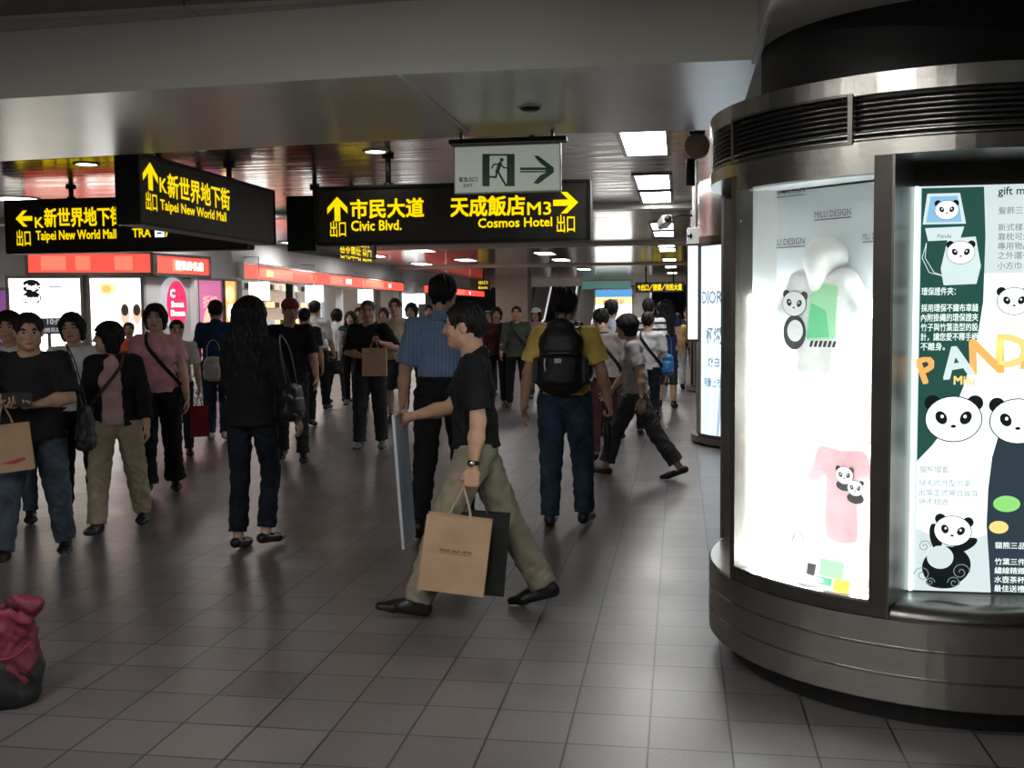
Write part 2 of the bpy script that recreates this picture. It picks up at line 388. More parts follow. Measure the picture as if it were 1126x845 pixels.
noise_var(pbr('column_stone', (.34, .30, .26), .5), (.34, .30, .26), .12, 6)
def brushed(name, col, rough):
    m = pbr(name, col, rough, 1.); noise_var(m, col, .10, 6, 5, .05, 30, stretch=(1, 1, 60)); return m
brushed('steel', (.50, .48, .45), .24); brushed('steel_dark', (.20, .19, .18), .30); brushed('steel_bright', (.68, .67, .66), .2)
noise_var(pbr('grille_black', (.018, .018, .019), .45, .3), (.018, .018, .019), .2, 20)
noise_var(pbr('black_paint', (.012, .012, .012), .55), (.012, .012, .012), .2, 5)
noise_var(pbr('bronze_frame', (.085, .078, .070), .35, .7), (.085, .078, .070), .15, 8)
noise_var(pbr('sign_case', (.050, .047, .040), .45, .1), (.050, .047, .040), .2, 6)
noise_var(pbr('white_plastic', (.62, .61, .60), .4), (.62, .61, .60), .06, 8)
noise_var(pbr('disc_brown', (.62, .44, .38), .5), (.62, .44, .38), .12, 14)
noise_var(pbr('display_white', (.82, .82, .82), .6), (.82, .82, .82), .03, 6)
noise_var(pbr('display_grey', (.60, .64, .67), .55), (.60, .64, .67), .04, 4)
pbr('ink_grey', (.12, .12, .13), .6); pbr('ink_black', (.012, .012, .013), .6); pbr('ink_white', (.85, .85, .85), .6); pbr('ink_green', (.10, .42, .20), .6); pbr('ink_lightgreen', (.32, .62, .36), .6); pbr('ink_pink', (.60, .28, .36), .6); pbr('ink_yellow', (.70, .50, .06), .6)
# lit surfaces --------------------------------------------------------
glow('sign_yellow', (1., .72, .0), .85); glow('lamp_white', (1., .98, .95), E_PANEL); glow('lamp_down', (1., .95, .86), E_DOWN); glow('tube_white', (.93, 1., .97), E_TUBE)
glow('exit_face', (.60, .66, .57), .26); glow('exit_green', (.008, .026, .017), .5, (.008, .026, .018))
glow('p_white', (.86, .95, .94), 1.05*E_POSTER); glow('p_pale', (.62, .72, .72), .9*E_POSTER); glow('p_green', (.022, .085, .068), .8*E_POSTER); glow('p_slate', (.030, .050, .065), .8*E_POSTER); glow('p_black', (.010, .014, .016), .6*E_POSTER, (.01, .012, .012))
glow('p_text', (.80, .92, .88), 1.*E_POSTER); glow('p_greytext', (.22, .28, .29), .8*E_POSTER); glow('p_orange', (.85, .42, .12), 1.*E_POSTER); glow('p_yellow', (.85, .62, .22), 1.*E_POSTER); glow('p_lime', (.25, .62, .18), 1.*E_POSTER); glow('p_blue', (.22, .46, .66), 1.*E_POSTER); glow('p_pouch', (.58, .70, .70), 1.*E_POSTER)
glow('q_ice', (.62, .80, .92), 1.); glow('q_pale', (.86, .95, 1.), 1.1); glow('q_ink', (.18, .26, .34), .8); glow('q_shade', (.40, .55, .68), .9)
glow('s_white', (1., .99, .95), E_SHOP); glow('s_cream', (1., .96, .84), E_SHOP*.8); glow('s_red', (1., .085, .06), 1.); glow('s_redhot', (1., .17, .11), 1.15); glow('s_orange', (1., .42, .12), 1.2); glow('s_amber', (1., .62, .25), 1.6); glow('s_pink', (.62, .17, .36), .8); glow('s_magenta', (.30, .10, .34), .5); glow('s_crimson', (.85, .03, .10), 1.); glow('s_grey', (.42, .42, .46), .8); glow('s_dark', (.05, .045, .04), .5); glow('s_skin', (.85, .50, .36), 1.); glow('s_blue', (.10, .34, .66), .9); glow('s_teal', (.08, .20, .18), .5)
pbr('case_grey', (.12, .13, .15), .5)
def glass(name, tint=(.97, 1, .99), fac=.07, rough=.02):
    m = bpy.data.materials.new(name); m.use_nodes = True; _mat[name] = m; nt = m.node_tree
    for n in list(nt.nodes):
        if n.type == 'BSDF_PRINCIPLED': nt.nodes.remove(n)
    out = nt.nodes['Material Output']; t = N(m, 'ShaderNodeBsdfTransparent'); t.inputs[0].default_value = (*tint, 1); g = N(m, 'ShaderNodeBsdfGlossy'); g.inputs['Roughness'].default_value = rough
    x = N(m, 'ShaderNodeMixShader'); fr = N(m, 'ShaderNodeFresnel'); fr.inputs[0].default_value = 1.45; Lk(m, fr.outputs[0], x.inputs[0]); Lk(m, t.outputs[0], x.inputs[1]); Lk(m, g.outputs[0], x.inputs[2]); Lk(m, x.outputs[0], out.inputs[0]); return m
glass('clear_glass')
glow('tube_soft', (.80, 1., .94), 2.2)
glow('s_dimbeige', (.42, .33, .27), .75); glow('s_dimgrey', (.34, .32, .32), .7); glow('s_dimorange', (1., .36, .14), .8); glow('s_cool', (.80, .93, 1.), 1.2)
glow('lamp_near', (1., .97, .92), E_NEAR)
# ---------------------------------------------------------------- room shell
m = MB(); m.b2((-24, -7, -.12), (9, 66, 0), 'floor_tiles'); struct(m.build('floor'))
m = MB(); m.b2((-24, 5.0, 3.1), (9, 54, 3.3), 'ceiling_panels'); struct(m.build('ceiling'))
m = MB(); m.b2((-24, -7, 3.18), (9, 5.0, 3.35), 'ceiling_near'); struct(m.build('ceiling_near'))
# dropped beam across the hall, bent a little at its seam, and the one running back over the columns
front = [(-24, 7.4), (-3.58, 5.28), (-1.35, 5.13), (.36, 5.16)]; back = [(.36, 7.12), (-1.35, 7.03), (-2.96, 7.18), (-5.05, 7.40), (-24, 9.5)]
m = MB(); m.prism(front+back, 2.75, 3.3, 'beam_paint'); k_ = m.mi('beam_face'); m.m = [0, 0]+[k_]*(len(m.f)-2); struct(m.build('beam_cross'))
m = MB(); m.b2((.362, -7, 2.75), (9, 7.12, 3.3), 'beam_face'); struct(m.build('beam_side'))
m = MB(); m.b2((.335, -7, 2.738), (.362, 5.2, 2.752), 'white_plastic'); struct(m.build('trim_1'))
m = MB(); m.b2((-1.365, 5.14, 2.742), (-1.34, 6.8, 2.752), 'white_plastic'); struct(m.build('trim_2'))
for i, y in enumerate((15.5, 24.5, 36.)):
    m = MB(); m.b2((-16, y, 3.02), (6, y+.35, 3.11), 'beam_paint'); struct(m.build('beam_ceiling_%d' % (i+1)))
m = MB(); m.b2((-24, 53.6, 2.72), (9, 54.2, 3.3), 'column_stone'); struct(m.build('beam_far'))
m = MB(); m.b2((8.8, -7, 0), (9, 66, 3.3), 'wall_paint'); struct(m.build('wall_right'))
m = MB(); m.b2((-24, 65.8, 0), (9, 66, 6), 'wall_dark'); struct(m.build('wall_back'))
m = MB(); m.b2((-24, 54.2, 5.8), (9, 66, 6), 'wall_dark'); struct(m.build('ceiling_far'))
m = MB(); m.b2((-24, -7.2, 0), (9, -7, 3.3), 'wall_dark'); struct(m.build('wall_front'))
# ---------------------------------------------------------------- the shops down the left side
WA, WB, WC, WD, WE = [V3(x, y, 0) for x, y in ((-16., 14.6), (-9.28, 17.5), (-8.85, 20.2), (-10.04, 37.9), (-10.75, 58.))]
def wall_frame(P, Q): u = nrm(Q-P); return (P, u, V3(0, 0, 1))
def on(F, px, py):
    """(distance along the wall, height) where the sight line through a pixel meets it"""
    o, u, v = F; n = np.cross(u, v); r = ray(px, py); e = V3(0, 0, CH); t = ((o-e)@n)/(r@n); p = e+r*t-o; return p@u, p[2]
FA, FB, FC, FD = wall_frame(WA, WB), wall_frame(WB, WC), wall_frame(WC, WD), wall_frame(WD, WE)
def rect(F, x0, x1, z0, z1, h0, h1, mat, mb): return mb.slab(F, [(x0, z0), (x1, z0), (x1, z1), (x0, z1)], h0, h1, mat)
LA, LB, LC, LD = [np.linalg.norm(b-a) for a, b in ((WA, WB), (WB, WC), (WC, WD), (WD, WE))]
m = MB(); rect(FA, -6, LA, 0, 3.3, -.25, 0, 'wall_paint', m); struct(m.build('wall_left'))
m = MB(); rect(FB, 0, LB, 0, 3.3, -.25, 0, 'wall_paint', m); struct(m.build('wall_left_return'))
m = MB(); rect(FC, 0, LC, 2.28, 3.3, -.25, 0, 'wall_paint', m); rect(FC, -.1, LC+.1, 0, 3.3, -3.3, -3.05, 'wall_paint', m)
rect(FC, LC*.985, LC, 0, 3.3, -3.1, 0, 'wall_paint', m); struct(m.build('wall_left_shops'))
m = MB(); rect(FD, 0, LD, 2.28, 3.3, -.25, 0, 'wall_paint', m); rect(FD, 0, LD, 0, 3.3, -3.1, -2.9, 'wall_paint', m); struct(m.build('wall_left_far'))
m = MB(); rect(FC, 0, LC, 2.62, 2.70, -3.1, -.2, 'display_white', m); struct(m.build('ceiling_shops'))
# fascia signs
def fascia(F, x0, x1, z0, z1, label, texts, hot=()):
    t = thing('fascia_sign', label, 'shop sign', group=None)
    m = MB(); rect(F, x0, x1, z0, z1, 0, .14, 's_red', m); m2 = MB()
    for a, b in hot: rect(F, x0+(x1-x0)*a, x0+(x1-x0)*b, z0+.04, z1-.04, .14, .150, 's_redhot', m)
    for s, f, mt in texts:
        m.text(F, s, x0+(x1-x0)*f, z0+(z1-z0)*.28, (z1-z0)*.58, mt, .153, 'c', .02)
    m.build('panel', t)
    rect(F, x0-.03, x1+.03, z1, z1+.05, 0, .17, 'steel', m2); rect(F, x0-.03, x1+.03, z0-.05, z0, 0, .17, 'steel', m2); rect(F, x1, x1+.05, z0-.05, z1+.05, 0, .17, 'steel', m2); rect(F, x0-.05, x0, z0-.05, z1+.05, 0, .17, 'steel', m2)
    m2.build('frame', t)
    return t
xa0 = on(FA, 33, 290)[0]
fascia(FA, xa0, LA+.1, 2.30, 2.62, 'red backlit sign band above the white bagel shop windows', [], ((.1, .3), (.38, .5), (.7, .85)))
xb1 = on(FB, 222, 300)[0]
fascia(FB, .12, xb1, 2.30, 2.60, 'short red sign band with white characters above the oval poster', [('新世界名店', .62, 's_white')], ((.3, .5),))
fascia(FC, .25, LC*.97, 2.28, 2.56, 'long red sign band over the open shops with lanterns', [('麵包坊', .10, 's_amber'), ('美食天地', .30, 's_redhot'), ('日本料理', .52, 's_white'), ('咖啡', .86, 's_white')], ((.05, .2), (.4, .48), (.62, .8)))
fascia(FD, 3.2, LD*.97, 2.28, 2.56, 'farthest red sign band near the stone pillar', [('服飾', .3, 's_white'), ('名品', .7, 's_white')], ((.4, .6),))
# lit shop windows and posters
def panel(name, label, cat, F, x0, x1, z0, z1, mat, deco=None, h=.08, frame='steel'):
    t = thing(name, label, cat)
    m = MB(); rect(F, x0, x1, z0, z1, 0, h, mat, m)
    if deco: deco(m, F, x0, x1, z0, z1, h)
    m.build('lit_panel', t)
    m = MB()
    for a in ((x0-.05, x0, z0-.05, z1+.05), (x1, x1+.05, z0-.05, z1+.05), (x0, x1, z1, z1+.05), (x0, x1, z0-.05, z0)): rect(F, *a, 0, h+.03, frame, m)
    m.build('frame', t); return t
def P2(F, px, py): return on(F, px, py)
def bagel(m, F, x0, x1, z0, z1, h):
    cx, cz = P2(F, 35.5, 317); r = abs(P2(F, 46, 317)[0]-cx)
    for k, (dz, tx) in enumerate(((.0, 'Magic'), (-.20, 'Bagel'))):
        m.slab(F, ell_pts(cx, cz+dz+.03, r, .115), h, h+.006, 'ink_black'); m.slab(F, ell_pts(cx, cz+dz-.03, r*.55, .045), h+.006, h+.009, 's_white' if k else 'ink_black')
        m.text(F, tx, cx, cz+dz-.02, .13, 's_white', h+.012, 'c', .012)
    rect(F, x1-.5, x1-.3, z1-.16, z1-.13, h, h+.005, 's_grey', m)
xA = [P2(FA, p, 320)[0] for p in (0, 8, 11, 89, 100, 155)]
panel('shop_window', 'wide white lit window with the two black oval bagel signs', 'shop window', FA, xA[2], xA[3], .40, 2.2, 's_cream', bagel)
def fruit(m, F, x0, x1, z0, z1, h):
    c = P2(F, 119, 318); m.slab(F, ell_pts(c[0], c[1], .14, .11), h, h+.005, 's_amber'); m.slab(F, ell_pts(c[0]-.02, c[1], .08, .07), h+.005, h+.008, 's_orange')
    for p in (138, 151):
        c = P2(F, p, 345); m.slab(F, ell_pts(c[0], c[1], .075, .19), h, h+.005, 's_skin'); m.slab(F, ell_pts(c[0], c[1]+.06, .06, .10), h+.005, h+.008, 's_dark')
panel('shop_window', 'narrow white lit window with an orange blob beside the grey wall', 'shop window', FA, xA[4], xA[5], .40, 2.2, 's_white', fruit)
panel('poster', 'magenta lit poster at the far left edge of the shops', 'poster', FA, xA[0]-1.2, xA[1], .5, 2.0, 's_magenta')
a = P2(FA, 47, 350); b = P2(FA, 91, 367)
t = thing('notice_board', 'dark notice board with white lettering in front of the bagel window', 'sign')
m = MB(); rect(FA, a[0], b[0], b[1], a[1], .16, .22, 'case_grey', m); m.text(FA, '10:00 起', (a[0]+b[0])/2, b[1]+.17, .13, 's_grey', .222, 'c', .015); m.text(FA, '現烤貝果每日供應', (a[0]+b[0])/2, b[1]+.04, .085, 's_grey', .222, 'c', .01); m.build('board', t)
m = MB(); [rect(FA, a[0]+.1+k*(b[0]-a[0]-.25), a[0]+.15+k*(b[0]-a[0]-.25), 0, b[1], .16, .2, 'steel_dark', m) for k in (0, 1)]; m.build('post', t)
# oval poster, pink poster on the return wall
def ovalp():
    c = P2(FB, 191, 333); t = thing('oval_poster', 'red oval poster with white lettering on the grey wall', 'poster')
    m = MB(); m.slab(FB, ell_pts(c[0]-.03, c[1], .42, .46), 0, .03, 's_grey'); m.slab(FB, ell_pts(c[0]+.05, c[1]-.02, .30, .42), .03, .04, 's_crimson')
    m.text(FB, 'C', c[0]-.08, c[1]+.1, .2, 's_white', .042, 'c', .03); m.text(FB, 'Sweet', c[0]+.06, c[1]-.08, .15, 's_white', .042, 'c', .02); m.text(FB, 'Dream', c[0]+.06, c[1]-.24, .15, 's_white', .042, 'c', .02)
    m.build('panel', t)
ovalp()
xB = [P2(FB, p, 330)[0] for p in (209, 213, 239, 243, 256)]
m = MB(); rect(FB, xB[0], xB[1]-.02, 0, 2.3, 0, .12, 'display_white', m); struct(m.build('trim_3'))
def pinkd(m, F, x0, x1, z0, z1, h):
    w = x1-x0
    m.slab(F, ell_pts(x0+w*.5, z0+1.0, w*.3, .35), h, h+.004, 's_skin'); m.slab(F, ell_pts(x0+w*.52, z0+.55, w*.4, .3), h, h+.003, 's_magenta'); m.text(F, '折扣', x0+w*.5, z1-.5, .25, 's_skin', h+.006, 'c', .01)
panel('poster', 'tall pink lit poster between the oval poster and the orange shop', 'poster', FB, xB[1]+.02, xB[2], .35, 2.2, 's_pink', pinkd)
def orng(m, F, x0, x1, z0, z1, h):
    w = x1-x0; m.slab(F, ell_pts(x0+w*.5, z1-.25, w*.42, .16), h, h+.004, 's_amber'); m.slab(F, ell_pts(x0+w*.6, z1-.62, w*.35, .18), h, h+.004, 's_white'); m.slab(F, ell_pts(x0+w*.35, z1-1.0, w*.3, .2), h, h+.005, 's_dark')
panel('poster', 'orange glowing panel in place of the shop interior at the corner below the first lantern', 'poster', FB, xB[3], LB-.05, .5, 2.2, 's_orange', orng)  # flat glowing panel stands for the lit shop interior in the gap
# open shop fronts: doorway posts, back panels, counters
def cpx(p): return P2(FC, p, 330)[0]
for i, (p, w_) in enumerate(((287, .12), (325, .14), (347, .16), (378, .16), (420, .2), (440, .25))):
    x = cpx(p); m = MB(); rect(FC, x-w_/2, x+w_/2, 0, 2.3, -.22, -.04, 'bronze_frame' if i in (0, 1, 4) else 'display_white', m); struct(m.build('trim_%d' % (4+i)))
FCB = (WC-np.cross(FC[1], FC[2])*3.04, FC[1], FC[2])
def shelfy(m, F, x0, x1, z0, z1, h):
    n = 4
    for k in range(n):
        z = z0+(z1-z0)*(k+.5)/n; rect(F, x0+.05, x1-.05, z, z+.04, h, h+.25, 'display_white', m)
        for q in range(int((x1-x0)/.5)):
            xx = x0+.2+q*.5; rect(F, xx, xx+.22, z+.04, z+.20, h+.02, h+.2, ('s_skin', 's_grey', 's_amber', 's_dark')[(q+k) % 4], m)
def pxb(p):
    return P2(FCB, p, 330)[0]
bk = [(262, 285, 's_dimgrey', 'grey back panel of the first open shop under the lantern'), (287, 323, 's_dimbeige', 'beige shelf wall of the second open shop'), (326, 346, 's_dimgrey', 'pale grey shelf wall in the middle open shop'), (349, 376, 's_cool', 'bright white wall of the open shop by the white shirts'), (379, 418, 's_dimorange', 'orange glowing shelf wall behind the bald man'), (421, 440, 's_skin', 'salmon glowing shelf wall at the end of the open shops')]
for p0, p1, mt, lb in bk:
    a, b = sorted((pxb(p0), pxb(p1)))
    panel('shelf_wall', lb, 'shelf', FCB, a+.1, b-.1, .3, 2.5, mt, shelfy if mt not in ('s_cool',) else None, .06, 'display_white')  # walls and goods glow by themselves in place of the shop lighting
fd = P2(FD, 480, 330)[0]
FDB = (WD-np.cross(FD[1], FD[2])*2.88, FD[1], FD[2])
panel('shelf_wall', 'white glowing back wall of the farthest shop', 'shelf', FDB, 3.5, 16, .3, 2.4, 's_white', None, .06, 'display_white')  # wall glows by itself for the bright interior
for i, (px0, px1, y0, y1) in enumerate(((258, 279, 303, 323), (322, 341, 310, 326.5), (382, 398, 313, 329), (446, 458, 320, 335))):
    F = FC if i < 3 else FD
    c = P2(F, (px0+px1)/2, (y0+y1)/2); d_ = np.linalg.norm((F[0]+F[1]*c[0])[:2]); wd = (px1-px0)/FPX*d_
    p = F[0]+F[1]*c[0]+np.cross(F[1], F[2])*.32
    t = thing('hanging_lantern', 'square white hanging lantern %s' % ('above the long-haired woman', 'above the white-shirted man', 'above the bald man', 'at the farthest red sign')[i], 'sign', group=None)
    m = MB(); m.box((p[0], p[1], 2.02), (wd, .12, wd*.92), 's_white', u=(.98, .19, 0), v=(-.19, .98, 0), bevel=.015); m.build('lantern_box', t)
    m = MB(); m.tube([(p[0], p[1], 2.02+wd*.45), (p[0], p[1], 2.72), tuple(V3(p[0], p[1], 2.72)-np.cross(F[1], F[2])*.325)], .010, 'steel_dark'); m.build('bracket', t)
area('shop_lamp', (-11.0, 25, 2.58), 5, 90, col=(1, .93, .82), sy=1.6)
area('shop_lamp', (-11.4, 33, 2.58), 5, 90, col=(1, .90, .76), sy=1.6)
# ---------------------------------------------------------------- far end of the hall
def far_col(px0, px1, Y, lab):
    a = aty(px0, 330, Y)[0]; b = aty(px1, 330, Y)[0]
    m = MB(); m.b2((a, Y, 0), (b, Y+1.4, 3.15), 'column_stone'); m.b2((a-.03, Y-.03, 0), (b+.03, Y+1.43, .18), 'steel_dark'); return struct(m.build('column_far'))
far_col(545, 580, 49, '')
def escalator(px, Y, label):
    x = aty(px, 345, Y)[0]; t = thing('escalator', label, 'escalator', (x, Y, 0))
    L_, H_ = 6.0, 3.4; th = math.atan2(H_, L_)
    m = MB()
    for k in range(18): m.b2((-.5, .3+k*L_/18, 0), (.5, .3+(k+1)*L_/18, .12+(k+1)*H_/18), 'steel_dark')
    m.build('steps', t)
    for q in (-1, 1):
        m = MB(); m.slab((V3(q*.56-.02, 0, 0), V3(0, 1, 0), V3(0, 0, 1)), [(-.6, .05), (-.6, .95), (.2, 1.0), (L_+.3, H_+1.0), (L_+.3, H_), (.3, .05)], 0, .05, 'steel'); m.build('balustrade', t)
        m = MB(); m.tube([(q*.56, -.62, .5), (q*.56, -.6, .95), (q*.56, .2, 1.03), (q*.56, L_+.3, H_+1.03)], .05, 'rail_glow'); m.build('handrail', t)
glow('rail_glow', (.8, .82, .85), .55)  # brightness of the handrails put in as glow, no lamp there
escalator(586, 54.5, 'escalator with bright rails beside the stone pillar')
escalator(640, 54.5, 'escalator behind the man in yellow')
escalator(702, 54.5, 'escalator under the yellow hanging sign')
t = thing('backlit_poster_board', 'blue and yellow backlit board standing between the escalators', 'poster')
a = aty(655, 320, 50); b = aty(695, 366, 50); F = (V3(a[0], 50, 0), V3(1, 0, 0), V3(0, 0, 1)); wd = b[0]-a[0]
m = MB(); rect(F, 0, wd, .3, 2.45, 0, .12, 's_white', m); rect(F, 0, wd, 2.05, 2.45, .12, .124, 's_blue', m); rect(F, 0, wd, 1.75, 2.10, .124, .128, 's_amber', m); m.text(F, '台北車站', wd/2, 1.8, .26, 's_teal', .13, 'c', .02)
m.build('panel', t)
m = MB(); rect(F, -.06, 0, 0, 2.5, 0, .14, 'steel', m); rect(F, wd, wd+.06, 0, 2.5, 0, .14, 'steel', m); rect(F, -.06, wd+.06, 2.45, 2.52, 0, .14, 'steel', m); m.build('frame', t)
m = MB(); a = aty(640, 312, 53.5); b = aty(694, 318, 53.5); m.b2((a[0], 53.4, 2.55), (b[0], 53.55, 2.95), 's_teal'); o = m.build('signboard'); tag(o, 'dull green sign strip on the far beam', 'sign')
# ---------------------------------------------------------------- round display columns
CX = 1.17
def sect(c, r, a): g = math.radians(a); return V3(c[0]+r*math.sin(g), c[1]-r*math.cos(g), 0)
def panda_face(m, F, x, y, r, h, k='p', rot=0., eye=1.):
    """a plain panda head: ears, face, eye patches, nose"""
    W_, B_ = ('p_white', 'p_black') if k == 'p' else ('ink_white', 'ink_black')
    R = lambda a, b: (x+a*math.cos(rot)-b*math.sin(rot), y+a*math.sin(rot)+b*math.cos(rot))
    for q in (-1, 1): m.slab(F, ell_pts(*R(q*r*.78, r*.62), r*.30, r*.30), h, h+.0006, B_)
    m.slab(F, ell_pts(x, y, r*1.06, r*.90, rot), h+.0006, h+.0012, B_); m.slab(F, ell_pts(x, y, r*1.02, r*.86, rot), h+.0012, h+.0018, W_)
    for q in (-1, 1):
        m.slab(F, ell_pts(*R(q*r*.45, r*.05), r*.20*eye, r*.27*eye, rot-q*.5), h+.0018, h+.0024, B_); m.slab(F, ell_pts(*R(q*r*.42, r*.10), r*.06, r*.07), h+.0024, h+.003, W_)
    m.slab(F, ell_pts(*R(0, -r*.28), r*.10, r*.06, rot), h+.0018, h+.0024, B_)
def poster_art(m, F, W_, Z0, Z1):
    """panda stationery poster: panels, heads, lettering"""
    X = lambda px: (px-1007)/119*.36; Zz = lambda py: Z1-(py-205)/445*(Z1-Z0); S_ = (Z1-Z0)/445
    poly = lambda pts, h, mt: m.slab(F, [(X(a), Zz(b)) for a, b in pts], h, h+.0006, mt)
    poly([(1007, 205), (1165, 205), (1165, 650), (1007, 650)], 0, 'p_pale')
    poly([(1012, 300), (1165, 300), (1165, 560), (1060, 600), (1012, 580)], .0006, 'p_white')
    poly([(1011, 207), (1087, 207), (1090, 260), (1089, 330), (1082, 375), (1068, 420), (1050, 462), (1030, 487), (1011, 505)], .0012, 'p_green')
    poly([(1113, 470), (1165, 455), (1165, 650), (1106, 650), (1103, 615), (1099, 575), (1100, 535), (1104, 500)], .0012, 'p_slate')
    # two card pouches
    poly([(1018, 213), (1058, 213), (1066, 246), (1013, 246)], .002, 'p_pouch'); poly([(1022, 216), (1055, 216), (1061, 244), (1017, 244)], .0026, 'p_blue'); panda_face(m, F, X(1042), Zz(231), .042, .0032)
    poly([(1016, 250), (1064, 249), (1059, 263), (1020, 264)], .002, 'p_pouch'); m.text(F, 'Panda', X(1040), Zz(261), .022, 'p_greytext', .0032, 'c', .01)
    poly([(1044, 262), (1078, 260), (1085, 292), (1036, 294)], .0038, 'p_pouch'); panda_face(m, F, X(1060), Zz(277), .050, .0044); poly([(1036, 294), (1085, 292), (1080, 311), (1040, 312)], .0044, 'p_pouch')
    for q in (0, 6): m.tube([F[0]+F[1]*X(a)+F[2]*Zz(b)+nrm(np.cross(F[1], F[2]))*.003 for a, b in ((1018, 266), (1013+q*.6, 282), (1022+q, 298), (1040, 302))], .0015, 'p_pouch', 5)
    for t_, py in (('環保證件夾：', 322), ('採用環保不織布車縫', 340), ('內附掛繩的環保證夾', 350.5), ('竹子與竹葉造型的設', 361), ('計，讓您愛不釋手絕', 371.5), ('不離身。', 382)):
        m.text(F, t_, X(1013), Zz(py), 9.2*S_, 'p_text', .003, 'l', .01, width=X(1013+(70 if len(t_) > 7 else 42 if len(t_) > 5 else 30))-X(1013))
    for ch, px, py, sz, mt, ro in (('P', 1018, 419, 30, 'p_orange', .35), ('A', 1043, 414, 36, 'p_pouch', .18), ('N', 1076, 408, 40, 'p_orange', .05), ('D', 1106, 400, 38, 'p_yellow', -.05), ('A', 1136, 402, 36, 'p_orange', -.1)):
        m.text(F, ch, X(px), Zz(py), sz*S_*1.3, mt, .0036, 'l', .028, rot=ro)
    m.text(F, 'Milu', X(1055), Zz(420), 13*S_, 'p_yellow', .0042, 'l', .03)
    panda_face(m, F, X(1055), Zz(458), .102, .005); panda_face(m, F, X(1134), Zz(460), .100, .005)
    for t_, py in (('貓熊帽套', 517), ('絨毛的外型可愛', 532), ('出席正式場合皆宜', 543), ('絕不錯過', 553)): m.text(F, t_, X(1014), Zz(py), 8*S_, 'p_greytext', .003, 'l', .0, width=X(1014+9.2*len(t_))-X(1014))
    # whole panda with scrolls
    for a, b, c, d_, e in ((1050, 622, 26, 22, .3), (1072, 598, 15, 6, .5), (1036, 590, 6, 16, .2), (1046, 640, 18, 7, 0)): m.slab(F, ell_pts(X(a), Zz(b), c*S_, d_*S_, e), .0018, .0024, 'p_black')
    m.slab(F, ell_pts(X(1042), Zz(612), 14*S_, 13*S_), .0026, .0032, 'p_pale'); panda_face(m, F, X(1057), Zz(582), .068, .0036, rot=-.12)
    nn = nrm(np.cross(F[1], F[2]))
    for a, b, r, k in ((1022, 600, 7, 1), (1020, 632, 9, -1), (1068, 628, 10, 1), (1030, 640, 5, 1), (1060, 640, 7, -1)):
        m.tube([F[0]+F[1]*(X(a)+k*S_*r*(1-i/26)*math.cos(i*.42))+F[2]*(Zz(b)+S_*r*(1-i/26)*math.sin(i*.42))+nn*.003 for i in range(24)], .0018, 'p_greytext', 5)
    m.slab(F, ell_pts(X(1123), Zz(551), 14*S_, 9*S_), .002, .003, 'p_lime'); m.slab(F, ell_pts(X(1114), Zz(577), 10*S_, 7*S_), .002, .003, 'p_yellow')
    for t_, py in (('貓熊三品', 600), ('竹葉三件組提袋', 618), ('繡線精緻細節裡', 628), ('水壺茶杯禮盒組', 638), ('最佳送禮選擇', 648)): m.text(F, t_, X(1110), Zz(py), 8*S_, 'p_text', .003, 'l', .01)
    m.text(F, 'gift me', X(1104), Zz(216), 12*S_, 'p_black', .003, 'l', .01)
    for t_, py in (('髮飾三件', 236), ('新式樣小巧的', 254), ('靠枕可愛的可', 264), ('專用物品收納', 274), ('之外還有吊飾', 284), ('小方巾', 295)): m.text(F, t_, X(1105), Zz(py), 8.5*S_, 'p_greytext', .003, 'l', .01)
    panda_face(m, F, X(1126), Zz(330), .06, .004)
